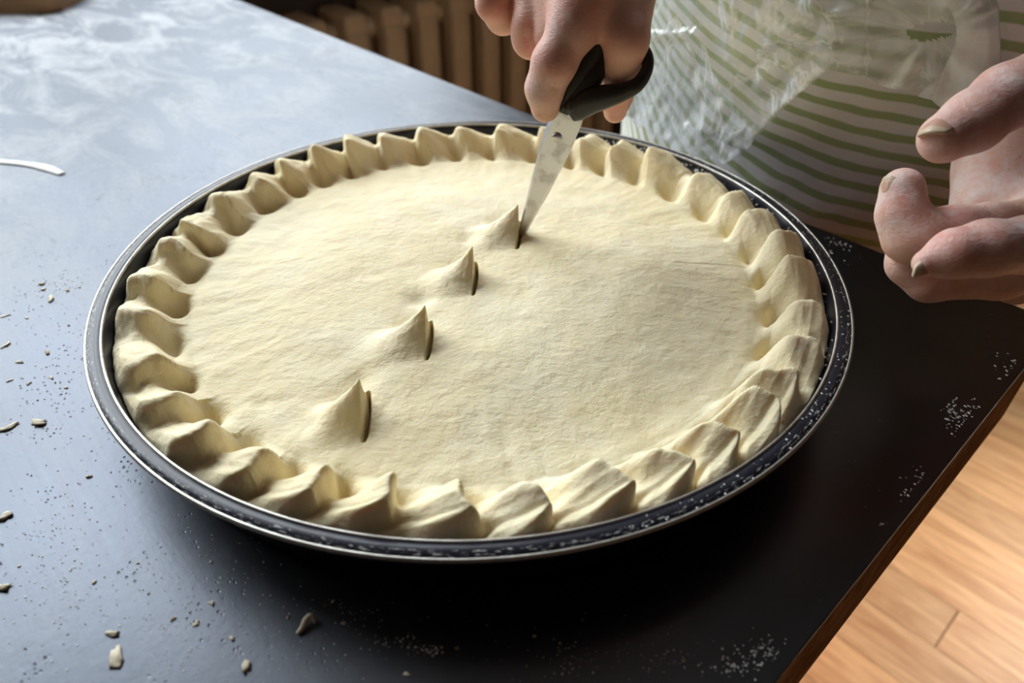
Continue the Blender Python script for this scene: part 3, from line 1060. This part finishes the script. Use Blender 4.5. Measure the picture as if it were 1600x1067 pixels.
ul, vl, zl = N, B, Z
v = Vox(np.minimum.reduce([room(-0.55, -0.1, 0), room(0.85, -0.1, 0), room(-0.55, 0.95, 0), room(0.85, 0.95, 0)])-0.02,
        np.maximum.reduce([room(-0.55, -0.1, 1.78), room(0.85, -0.1, 1.78), room(-0.55, 0.95, 1.78), room(0.85, 0.95, 1.78)])+0.02, 0.011)
D = v.ell(pr(0, 0.42, 0.98), (N, B, Z), (0.19, 0.145, 0.19))
D = smin(D, v.ell(pr(0, 0.43, 1.20), (N, B, Z), (0.175, 0.12, 0.20)), 0.06)
D = smin(D, v.cone(pr(-0.15, 0.44, 1.345), pr(0.15, 0.44, 1.345), 0.06, 0.06), 0.05)
for sg in (-1, 1):
    D = smin(D, v.ell(pr(sg*0.08, 0.33, 1.20), (N, B, Z), (0.075, 0.065, 0.075)), 0.03)
    D = smin(D, v.chain([(pr(sg*0.075, 0.43, 0.90), 0.085), (pr(sg*0.075, 0.43, 0.50), 0.060), (pr(sg*0.09, 0.45, 0.28), 0.056), (pr(sg*0.09, 0.46, 0.08), 0.036)], 0.03), 0.03)
    D = smin(D, v.chain([(pr(sg*0.09, 0.47, 0.045), 0.040), (pr(sg*0.10, 0.33, 0.032), 0.032)], 0.02), 0.02)
D = smin(D, v.chain([(pr(0, 0.44, 1.36), 0.058), (pr(0, 0.41, 1.47), 0.052)], 0.03), 0.05)
hc = pr(0, 0.37, 1.60)
D = smin(D, v.ell(hc, (N, B, Z), (0.074, 0.093, 0.112)), 0.02)
D = smin(D, v.ell(pr(0, 0.315, 1.535), (N, B, Z), (0.048, 0.045, 0.050)), 0.025)
elb_r, sh_r = pr(-0.26, 0.31, 1.08), pr(-0.19, 0.44, 1.335)
elb_l, sh_l = pr(0.36, 0.36, 1.04), pr(0.19, 0.44, 1.335)
D = smin(D, v.chain([(sh_r, 0.052), (elb_r, 0.041)], 0.02), 0.02)
D = smin(D, v.chain([(elb_r, 0.041), (elb_r*0.65+wr*0.35, 0.040), (wr, 0.026)], 0.02), 0.02)
D = smin(D, v.chain([(sh_l, 0.052), (elb_l, 0.041)], 0.02), 0.02)
D = smin(D, v.chain([(elb_l, 0.041), (elb_l*0.65+wl3*0.35, 0.040), (wl3, 0.026)], 0.02), 0.02)
VB, FB = v.mesh(D)
# face on a finer grid: nose, mouth, brow, ears, joined into the same surface
v2 = Vox(hc-np.array([0.15, 0.15, 0.15]), hc+np.array([0.15, 0.15, 0.14]), 0.003)
H = v2.ell(hc, (N, B, Z), (0.074, 0.093, 0.112))
H = smin(H, v2.ell(pr(0, 0.315, 1.535), (N, B, Z), (0.048, 0.045, 0.050)), 0.025)
H = smin(H, v2.chain([(pr(0, 0.280, 1.610), 0.006), (pr(0, 0.256, 1.568), 0.012)], 0.01), 0.012)
for sg in (-1, 1):
    H = smin(H, v2.cone(pr(sg*0.012, 0.287, 1.630), pr(sg*0.045, 0.300, 1.628), 0.007, 0.006), 0.01)
    H = smin(H, v2.cone(pr(0, 0.272, 1.530), pr(sg*0.020, 0.278, 1.532), 0.007, 0.004), 0.006)
    H = np.maximum(H, -v2.ell(pr(sg*0.031, 0.280, 1.605), (N, B, Z), (0.016, 0.012, 0.010)))
    H = smin(H, v2.ell(pr(sg*0.078, 0.385, 1.590), (N, B, Z), (0.010, 0.020, 0.032)), 0.008)
VH, FH = v2.mesh(H)
keep = np.all((VB[FB][:, :, 2] < 1.53) | (np.linalg.norm(VB[FB]-hc, axis=2) > 0.16), axis=1)
FB = FB[keep]
parts = [(VR, FR), (VL, FL), (VB, FB), (VH, FH)]
off = 0
AV, AF = [], []
for V_, F_ in parts:
    AV.append(V_); AF.append(F_+off); off += len(V_)
AV, AF = np.concatenate(AV), np.concatenate(AF)
PO = pr(0, 0.44, 0.0)
person = mesh_np('person', AV, AF, M_SKIN, None, True, origin=PO)
tag(person, 'person in striped dress and plastic apron leaning at the table, snipping the pie with scissors', 'person')
# light smoothing of the voxel surface
sm_ = person.modifiers.new('smooth', 'SMOOTH'); sm_.factor = 0.5; sm_.iterations = 3


def spots(V, lst):
    o_ = np.zeros(len(V))
    for c, rad2 in lst:
        o_ = np.maximum(o_, np.exp(-np.sum((V-c)**2, 1)/rad2**2))
    return o_


red = spots(AV, [(at(857, 105, 0.312), 0.012), (at(905, 20, 0.309), 0.013), (at(845, 150, 0.322), 0.008), (at(770, 30, 0.335), 0.012), (at(828, 80, 0.335), 0.012),
                 (at(962, 170, 0.35), 0.014), (at(985, 60, 0.33), 0.012),
                 (at(1462, 240, 0.262), 0.012), (at(1510, 195, 0.262), 0.010), (at(1580, 150, 0.264), 0.016), (at(1470, 375, 0.252), 0.014), (at(1540, 375, 0.252), 0.014),
                 (at(1430, 310, 0.28), 0.012), (at(1500, 350, 0.28), 0.014), (at(1420, 440, 0.29), 0.012), (at(1590, 220, 0.27), 0.014)])
flr = 0.10+spots(AV, [(at(840, 140, 0.322), 0.012), (at(820, 70, 0.33), 0.010), (at(880, 50, 0.31), 0.008)])*0.55
isl = np.zeros(len(AV), bool); isl[len(VR):len(VR)+len(VL)] = True
flr = np.where(isl, np.maximum(0.58, spots(AV, [(at(1550, 290, 0.315), 0.030), (at(1580, 360, 0.256), 0.016), (at(1570, 120, 0.265), 0.012), (at(1400, 320, 0.28), 0.022), (at(1460, 350, 0.28), 0.018)])), flr)
flr[len(VR)+len(VL):] = 0
for nm, arr in (('redness', red), ('flour', flr)):
    a_ = person.data.attributes.new(nm, 'FLOAT', 'POINT')
    a_.data.foreach_set('value', arr.astype(np.float32))


def nail(c, dr, nm, L, w, thick=0.0005, curve=0.55, tip=0.25, name='fingernail'):
    """curved plate: c centre, dr towards the fingertip, nm outward normal"""
    dr = dr/np.linalg.norm(dr); nm = nm-dr*(nm@dr); nm /= np.linalg.norm(nm); sx = np.cross(nm, dr)
    nu, nv = 13, 13
    V, Ft = [], []
    for layer in (0, 1):
        for i in range(nu):
            for j in range(nv):
                a_, b_ = i/(nu-1)*2-1, j/(nv-1)*2-1
                # squircle outline, blunt at the tip
                x = a_*math.sqrt(1-0.42*b_*b_)
                y = b_*math.sqrt(1-0.42*a_*a_)
                X, Y = x*w/2, y*L/2
                zz = -curve*X*X/(w/2)-0.12*Y*Y/(L/2)+(thick if layer else -0.0006)
                V.append(c+sx*X+dr*Y+nm*zz-PO)
    g = grid_faces(nu, nv)
    off2 = nu*nv
    F_ = [tuple(f+off2) for f in g]+[tuple(f[::-1]) for f in g]
    bord = [(i, 0) for i in range(nu)]+[(nu-1, j) for j in range(1, nv)]+[(i, nv-1) for i in range(nu-2, -1, -1)]+[(0, j) for j in range(nv-2, 0, -1)]
    bi = [i*nv+j for i, j in bord]
    for k in range(len(bi)):
        a_, b_ = bi[k], bi[(k+1) % len(bi)]
        F_.append((a_, b_, b_+off2, a_+off2))
    o = mesh_np(name, V, np.array(F_), M_NAIL, person)
    o.data.materials.append(M_NAILTIP)
    for p in o.data.polygons:
        cy = (o.data.vertices[p.vertices[0]].co-Vector(c-PO)).dot(Vector(dr))
        cx = (o.data.vertices[p.vertices[0]].co-Vector(c-PO)).dot(Vector(sx))
        if cy > L/2*(1-tip*2)*1.0-0.9*cx*cx/(w/2)*0.5: p.material_index = 1
    return o


tow = lambda p: (CAMP-p)/np.linalg.norm(CAMP-p)
# thumb nail of the open hand: looks up and towards us
c1 = thumb_l[-1][0]
t1 = tow(c1)
n1 = UP*0.60-RT*0.32+t1*0.62; n1 /= np.linalg.norm(n1)
nail(c1+n1*0.0093, t1*0.45-UP*0.55-RT*0.45, n1, 0.0125, 0.0125)
# curled finger nail (on its left side)
d2 = fing_a[-1][0]-fing_a[-2][0]
n2 = -RT*0.9+tow(fing_a[-1][0])*0.35
nail(fing_a[-1][0]+n2/np.linalg.norm(n2)*0.0084, d2, n2, 0.0110, 0.0095)
# near finger nail (on its lower side)
d3 = fing_b[-1][0]-fing_b[-2][0]
n3 = -UP*0.75+tow(fing_b[-1][0])*0.55-RT*0.1
n3 = n3/np.linalg.norm(n3)
nail(fing_b[-1][0]*0.93+fing_b[-2][0]*0.07+n3*0.0048, d3, n3, 0.0095, 0.0070, curve=0.8)
# index nail of the scissor hand
d4 = fingers_r[3][-1][0]-fingers_r[3][-2][0]
n4 = -RT*0.75+tow(fingers_r[3][-1][0])*0.5-UP*0.15
n4 = n4/np.linalg.norm(n4)
for sg in (-1, 1):
    e = pr(sg*0.031, 0.297, 1.605)
    bm = bmesh.new()
    bmesh.ops.create_uvsphere(bm, u_segments=16, v_segments=10, radius=0.0125, matrix=Matrix.Translation(Vector(e-PO)))
    bm_obj('eye', bm, M_EYE, person, True)
# hair: a cap of thick strands drawn back into a bun
vh = Vox(hc-np.array([0.17, 0.17, 0.16]), hc+np.array([0.17, 0.17, 0.17]), 0.005)
Hd = vh.ell(hc+B*0.012+Z*0.012, (N, B, Z), (0.084, 0.100, 0.116))
Hd = np.maximum(Hd, -vh.ell(hc-B*0.075-Z*0.045, (N, B, Z), (0.090, 0.080, 0.095)))
Hd = smin(Hd, vh.ell(hc+B*0.105+Z*0.015, (N, B, Z), (0.045, 0.040, 0.042)), 0.01)
Vh, Fh = vh.mesh(Hd)
mesh_np('hair', Vh-PO, Fh, M_HAIR, person)['label'] = 'brown hair tied back'

# ------------------------------------------------------------------ dress and apron
FRONT_B = 0.2245


def dress_pt(phi, z, off=0.0):
    """phi: 0 = person's left (viewer's right), pi/2 = front (towards the table)"""
    a = np.interp(z, [0.40, 0.70, 0.90, 1.10, 1.25, 1.36], [0.165, 0.180, 0.285, 0.255, 0.225, 0.19])
    b = np.interp(z, [0.40, 0.75, 0.95, 1.10, 1.25, 1.36], [0.23, 0.215, 0.205, 0.180, 0.175, 0.12])
    cb = np.interp(z, [0.40, 1.0, 1.25, 1.36], [FRONT_B+0.23, FRONT_B+0.205, FRONT_B+0.205, FRONT_B+0.215])
    c, s_ = np.cos(phi), np.sin(phi)
    e = 1.0
    cu, cv2 = np.sign(c)*np.abs(c)**e, np.sign(s_)*np.abs(s_)**e
    # folds
    fold = 0.010*np.sin(phi*9+3*np.sin(phi*2+z*4))*np.interp(z, [0.4, 0.8, 1.2], [1.0, 0.45, 0.15])
    fold = fold+0.006*fbm(phi*4.0+5, z*14, 71, 3)
    front = np.clip(s_, 0, 1)**2
    fold = np.where(z < 0.79, fold*(1-0.95*front), fold*(1-0.4*front))
    u = U0+np.interp(z, [0.4, 0.70, 0.90], [-0.045, -0.045, 0.03])+(a+fold*0.8+off)*cu
    bb = cb-(b+fold*0.7+off)*cv2
    bb = bb-0.065*sstep(0.765, 0.93, z)*(1-sstep(1.0, 1.25, z))*front**1.2
    bb = np.where((z < 0.765) & (s_ > 0), np.maximum(bb, T_BACK+0.0045-off*0.5), bb)
    return u[..., None]*N+bb[..., None]*B+z[..., None]*Z


nph, nzz = 320, 190
ph_ = np.linspace(0, 2*np.pi, nph, endpoint=False)
zz_ = np.linspace(0.42, 1.36, nzz)
PH, ZZ = np.meshgrid(ph_, zz_, indexing='ij')
DP = dress_pt(PH, ZZ)
dress = mesh_np('dress', DP.reshape(-1, 3)-PO, grid_faces(nph, nzz, True), M_STRIPE, person)
dress['label'] = 'dress with narrow green and white stripes'
uu = (DP@N)-U0
stripe = (ZZ+0.16*np.clip(-uu, 0, 1)**1.0*0-2.3*np.clip(-uu+0.07, 0, 1)**2+0.006*fbm(PH*5, ZZ*10, 77, 3))/0.0135
a_ = dress.data.attributes.new('stripe', 'FLOAT', 'POINT')
a_.data.foreach_set('value', stripe.astype(np.float32).ravel())
# sleeves
for shp, elp, nm in ((sh_r, elb_r, 'sleeve'), (sh_l, elb_l, 'sleeve')):
    o = tube(nm, [shp-PO+(shp-elp)*0.05, shp*0.75+elp*0.25-PO, shp*0.45+elp*0.55-PO], [0.062, 0.066, 0.070], M_STRIPE, person, 24)
    a_ = o.data.attributes.new('stripe', 'FLOAT', 'POINT')
    a_.data.foreach_set('value', np.array([vv.co.z/0.0155 for vv in o.data.vertices], np.float32))

# apron: a film worn over the dress; its torn hem as (angle round the body, height)
def cast_dress(px, py):
    d = ray(px, py)
    ts = np.linspace(0.25, 1.2, 1500)
    q = CAMP+ts[:, None]*d
    z = q[:, 2]
    u, b = q@N-U0-np.interp(z, [0.4, 0.70, 0.90], [-0.045, -0.045, 0.03]), q@B
    a_ = np.interp(z, [0.40, 0.70, 0.90, 1.10, 1.25, 1.36], [0.165, 0.180, 0.285, 0.255, 0.225, 0.19])
    bb = np.interp(z, [0.40, 0.75, 0.95, 1.10, 1.25, 1.36], [0.23, 0.215, 0.205, 0.180, 0.175, 0.12])
    cb = np.interp(z, [0.40, 1.0, 1.25, 1.36], [FRONT_B+0.23, FRONT_B+0.205, FRONT_B+0.205, FRONT_B+0.215])
    cb = cb-0.0325*sstep(0.765, 0.93, z)*(1-sstep(1.0, 1.25, z)); bb = bb+0.0325*sstep(0.765, 0.93, z)*(1-sstep(1.0, 1.25, z))
    ins = ((u/a_)**2+((b-cb)/bb)**2) < 1
    k = np.argmax(ins) if ins.any() else np.argmin((u/a_)**2+((b-cb)/bb)**2)
    return math.atan2(-(b[k]-cb[k])/bb[k], u[k]/a_[k]), z[k]


hem = [(1.20, .850), (1.23, .850), (1.287, .854), (1.335, .855), (1.40, .857), (1.44, .861), (1.48, .832), (1.52, .795), (1.57, .774), (1.72, .769), (2.0, .770), (2.95, .769)]
hph, hz = np.array([h_[0] for h_ in hem]), np.array([h_[1] for h_ in hem])
nA, nB2 = 420, 260
phA = np.linspace(hph[0]-0.02, 2.95, nA)
hemz = np.interp(phA, hph, hz)+0.002*np.sin(phA*60)
VV = np.linspace(0, 1, nB2)
PA, VA = np.meshgrid(phA, VV, indexing='ij')
ZA = hemz[:, None]+(1.27-hemz[:, None])*VA
# the free right edge slants, and a strip of it is folded back over the front
eR = 1.19+np.clip((ZA-0.865)*2.7, 0, 0.25)
PA = eR+(PA-phA[0])*(2.95-eR)/(2.95-phA[0])
nFo = 24
w_f = np.linspace(1, 0, nFo)[:, None]
PA = np.concatenate([eR[:1]+w_f*(0.075+0.02*np.sin(ZA[:1]*90)), PA], 0)
ZA = np.concatenate([np.repeat(ZA[:1], nFo, 0), ZA], 0)
VA = np.concatenate([np.repeat(VA[:1], nFo, 0), VA], 0)
foldo = np.zeros_like(PA); foldo[:nFo] = 0.0045*np.minimum(1, w_f*4)
nA += nFo
hole = cast_dress(1458, 41)
dph, dzz = PA-hole[0], ZA-hole[1]
rad_w = np.hypot(dph*0.25, dzz)
angw = np.arctan2(dzz, dph*0.25)
pleat = 0.0022*np.sin(angw*11+2*np.sin(angw*3))*np.exp(-(rad_w/0.05)**2)*sstep(0.004, 0.02, rad_w)
fld = fbm(PA*3.2+ZA*9, ZA*13-PA*2, 97, 3)
offA = 0.009+0.006*(1-np.clip(np.abs(fld)*5, 0, 1))**2+0.003*np.abs(fbm(PA*9, ZA*26, 91, 4))*2+pleat+0.006*np.exp(-(VA/0.06)**2)
# the free right edge bulges out in a loose vertical fold
offA += 0.004*np.exp(-((PA-eR[0][None]-0.03)/0.03)**2)+foldo
AP = dress_pt(PA, ZA, offA)
fA = grid_faces(nA, nB2)
cen_ph = PA.ravel()[fA].mean(1)-hole[0]; cen_z = ZA.ravel()[fA].mean(1)-hole[1]
fA = fA[((cen_ph*0.25/0.0078)**2+((cen_z+0.25*cen_ph*0.25)/0.0048)**2) > 1]
ap = mesh_np('apron', AP.reshape(-1, 3)-PO, fA, M_PLASTIC, person)
a_ = ap.data.attributes.new('layers', 'FLOAT', 'POINT')
a_.data.foreach_set('value', (1.0-0.52*sstep(1.40, 1.62, PA)).astype(np.float32).ravel())
ap['label'] = 'crinkled translucent plastic apron with a small torn hole'

# ------------------------------------------------------------------ things lying on the table
bp = onz(20, 10, ZT)
board = empty('bread_board', (*onz(86, 22, ZT)[:2], ZT), -YAW)
tag(board, 'brown wooden board lying at the far left end of the table', 'board')

def rounded_slab(name, w, l, t, r, mat, parent):
    bm = bmesh.new()
    pts = []
    for cx, cy, a0 in ((w/2-r, l/2-r, 0), (-w/2+r, l/2-r, 90), (-w/2+r, -l/2+r, 180), (w/2-r, -l/2+r, 270)):
        for k in range(7):
            a = math.radians(a0+15*k)
            pts.append((cx+r*math.cos(a), cy+r*math.sin(a)))
    lo = [bm.verts.new((x, y, 0)) for x, y in pts]
    hi = [bm.verts.new((x, y, t)) for x, y in pts]
    bm.faces.new(lo[::-1]); bm.faces.new(hi)
    for i in range(len(pts)):
        bm.faces.new((lo[i], lo[(i+1) % len(pts)], hi[(i+1) % len(pts)], hi[i]))
    es = [e for e in bm.edges if abs(e.verts[0].co.z-e.verts[1].co.z) < 1e-6]
    bmesh.ops.bevel(bm, geom=es, offset=0.003, segments=2, affect='EDGES')
    return bm_obj(name, bm, mat, parent)


slab = rounded_slab('board_slab', 0.20, 0.13, 0.022, 0.02, M_BOARD, board)
slab.location = (-0.10, 0.065, 0)


def blob(name, px, py, lx, ly, hz, ang, mat, seed, label, cat, group=None, z=ZT):
    """small lump of dried dough: a squashed, noisy sphere"""
    rs_ = np.random.RandomState(seed)
    bm = bmesh.new()
    bmesh.ops.create_icosphere(bm, subdivisions=2, radius=1.0)
    ph0 = rs_.rand(6)*6.28
    for v_ in bm.verts:
        c = v_.co
        k = 1+0.28*math.sin(3*c.x+ph0[0]+2*c.y)+0.22*math.sin(5*c.y+ph0[1]+3*c.z)+0.15*math.sin(8*c.x+ph0[2])
        v_.co = Vector((c.x*lx*k, c.y*ly*k, max((c.z+0.8)*hz*0.6*k, 0.0)))
    o_ = bm_obj(name, bm, mat, None, True)
    o_.location = Vector(onz(px, py, z))
    o_.rotation_euler = (0, 0, ang)
    tag(o_, label, cat, group)
    return o_


mm = 0.001
ORD = ('first second third fourth fifth sixth seventh eighth ninth tenth eleventh twelfth thirteenth fourteenth fifteenth sixteenth '
       'seventeenth eighteenth nineteenth twentieth twenty-first').split()
G1 = 'dry dough crumbs scattered on the left of the table'
L1 = 'small dried crumb on the floury steel left of the pan'
small = [(66, 444, 1.6, 1.2), (68, 452, 1.4, 1.0), (80, 467, 3.2, 1.2), (105, 454, 1.6, .9), (124, 449, .9, .7), (10, 539, 3.2, 1.0), (74, 551, 2.2, .9), (30, 566, 2.4, .8),
         (15, 595, 1.6, .7), (107, 508, 1.0, .6), (42, 497, 1.3, .6), (8, 494, 2.0, .8), (45, 600, 1.4, .7), (80, 590, 1.5, .7), (103, 606, 1.2, .7)]
rank = {k: n for n, k in enumerate(sorted(range(len(small)), key=lambda k: small[k][1]))}
for i, (x, y, a_, b_) in enumerate(small):
    blob('dough_crumb', x, y, a_*mm, b_*mm, 0.55*b_*mm, i*0.9, M_CRUMBD if i % 3 == 0 else M_CRUMB, 100+i, L1 + ', %s from the top' % ORD[rank[i]], 'crumb', G1)
G2 = 'dry dough crumbs on the bare front of the table'
L2 = 'tiny dried crumb on the front of the table'
small2 = [(308, 972, .8, .6), (232, 928, .5, .4), (363, 998, 1.2, .8), (330, 878, .6, .5), (330, 943, 1.3, .7), (270, 968, .9, .6), (385, 1041, 2.2, 1.4), (305, 976, 1.1, .7),
          (520, 940, .7, .5), (714, 1013, .8, .6), (690, 1012, .5, .5), (835, 994, .6, .5), (537, 974, 1.0, .5), (450, 965, .7, .5), (635, 1054, 1.4, .6), (1068, 1033, .6, .5), (875, 1005, .5, .4), (140, 745, 1.3, .8), (148, 910, 1.0, .7), (215, 880, .6, .5), (30, 885, .6, .5)]
rank = {k: n for n, k in enumerate(sorted(range(len(small2)), key=lambda k: small2[k][0]))}
for i, (x, y, a_, b_) in enumerate(small2):
    blob('dough_crumb', x, y, a_*mm, b_*mm, 0.7*b_*mm, 0.5+i*1.3, M_CRUMBD if i % 4 == 1 else M_CRUMB, 200+i, L2 + ', %s from the left' % ORD[rank[i]], 'crumb', G2)
blob('dough_flake', 62, 661, 4.0*mm, 2.0*mm, 1.0*mm, 0.1, M_CRUMB, 301, 'pale dried dough flake on the steel just left of the pan rim', 'flake')
blob('dough_flake', 14, 668, 3.6*mm, 1.4*mm, 0.9*mm, 0.6, M_CRUMB, 302, 'narrow dried dough flake at the left edge of the picture, beside a paler flake', 'flake')
blob('dough_flake', 9, 808, 2.4*mm, 1.7*mm, 1.2*mm, 0.4, M_CRUMB, 303, 'rounded brown crumb at the left edge, higher of the two there', 'crumb')
blob('dough_flake', 6, 918, 2.6*mm, 1.5*mm, 1.2*mm, 0.2, M_CRUMB, 304, 'rounded crumb at the left edge of the picture near the bottom corner', 'crumb')
blob('dough_flake', 182, 1030, 4.2*mm, 2.2*mm, 0.9*mm, 2.3, M_CRUMB, 305, 'largest dried dough flake, flat and ragged, at the bottom left of the table', 'flake')
blob('dough_flake', 176, 990, 2.4*mm, 1.2*mm, 0.9*mm, 0.1, M_CRUMB, 306, 'small dough flake just above the largest ragged flake', 'flake')
# flat smear of dried paste between these two flakes
# curled strip in front of the pan, thin strip at the far left
cs = [onz(*p, ZT)+np.array([0, 0, hz]) for p, hz in (((465, 992), .0009), ((473, 984), .0011), ((480, 974), .0022), ((488, 969), .0026), ((493, 976), .0012))]
o0 = cs[0]
st = tube('dough_curl', [c-o0 for c in cs], [0.0006, 0.0010, 0.0012, 0.0010, 0.0006], M_CRUMB, None, 10)
st.location = Vector(o0)
tag(st, 'short curled strip of dough on the dark steel in front of the pan', 'dough strip')
cs = [onz(*p, ZT)+np.array([0, 0, .0007]) for p in ((-40, 250), (0, 253), (40, 257), (72, 263), (98, 273))]
o0 = cs[0]
st = tube('dough_strip', [c-o0 for c in cs], [0.0026, 0.0034, 0.0034, 0.0044, 0.0024], M_FLOUR, None, 12, flat=0.14, nrm=(0, 0, 1))
st.location = Vector(o0)
tag(st, 'long thin strip of pale dough lying at the far left of the table', 'dough strip')

# loose flour grains, uncountable
gv, gf = [], []
rs2 = np.random.RandomState(9)


def sprinkle(px, py, sx, sy, n, r0, r1):
    for i in range(n):
        q = onz(px+rs2.randn()*sx, py+rs2.randn()*sy, ZT)
        if q@N > T_RIGHT-0.004 or q@B > T_BACK-0.004: continue
        if np.hypot(q[0], q[1]) < 0.166: continue
        add_speck(gv, gf, (q[0], q[1], ZT+0.0002), rs2.uniform(r0, r1)*mm, 0.4)


for a in ((1502, 645, 18, 10, 60, .2, .7), (1490, 660, 10, 12, 40, .2, .6), (1432, 772, 14, 8, 60, .2, .7), (1440, 745, 14, 10, 20, .2, .5), (1382, 821, 8, 4, 14, .2, .5),
          (1578, 575, 12, 10, 30, .2, .7), (1312, 380, 30, 10, 60, .2, .8), (1200, 1020, 25, 14, 80, .15, .45), (1150, 1045, 25, 10, 50, .15, .45), (1035, 1033, 20, 14, 25, .15, .4),
          (895, 1030, 40, 15, 40, .15, .4), (664, 1015, 12, 6, 40, .15, .5), (620, 1000, 20, 6, 25, .15, .4), (540, 960, 40, 10, 40, .12, .35), (1490, 850, 60, 60, 30, .15, .3),
          (100, 620, 30, 60, 70, .15, .5), (95, 880, 40, 60, 160, .15, .45), (250, 900, 90, 70, 160, .12, .4), (60, 480, 40, 40, 60, .2, .5), (400, 1000, 120, 40, 120, .1, .3),
          (880, 1010, 200, 30, 60, .1, .25)):
    sprinkle(*a)
o = mesh_np('flour_grains', gv, gf, M_FLOUR, None, False)
tag(o, 'loose white flour grains scattered over the steel table top', 'flour', kind='stuff')
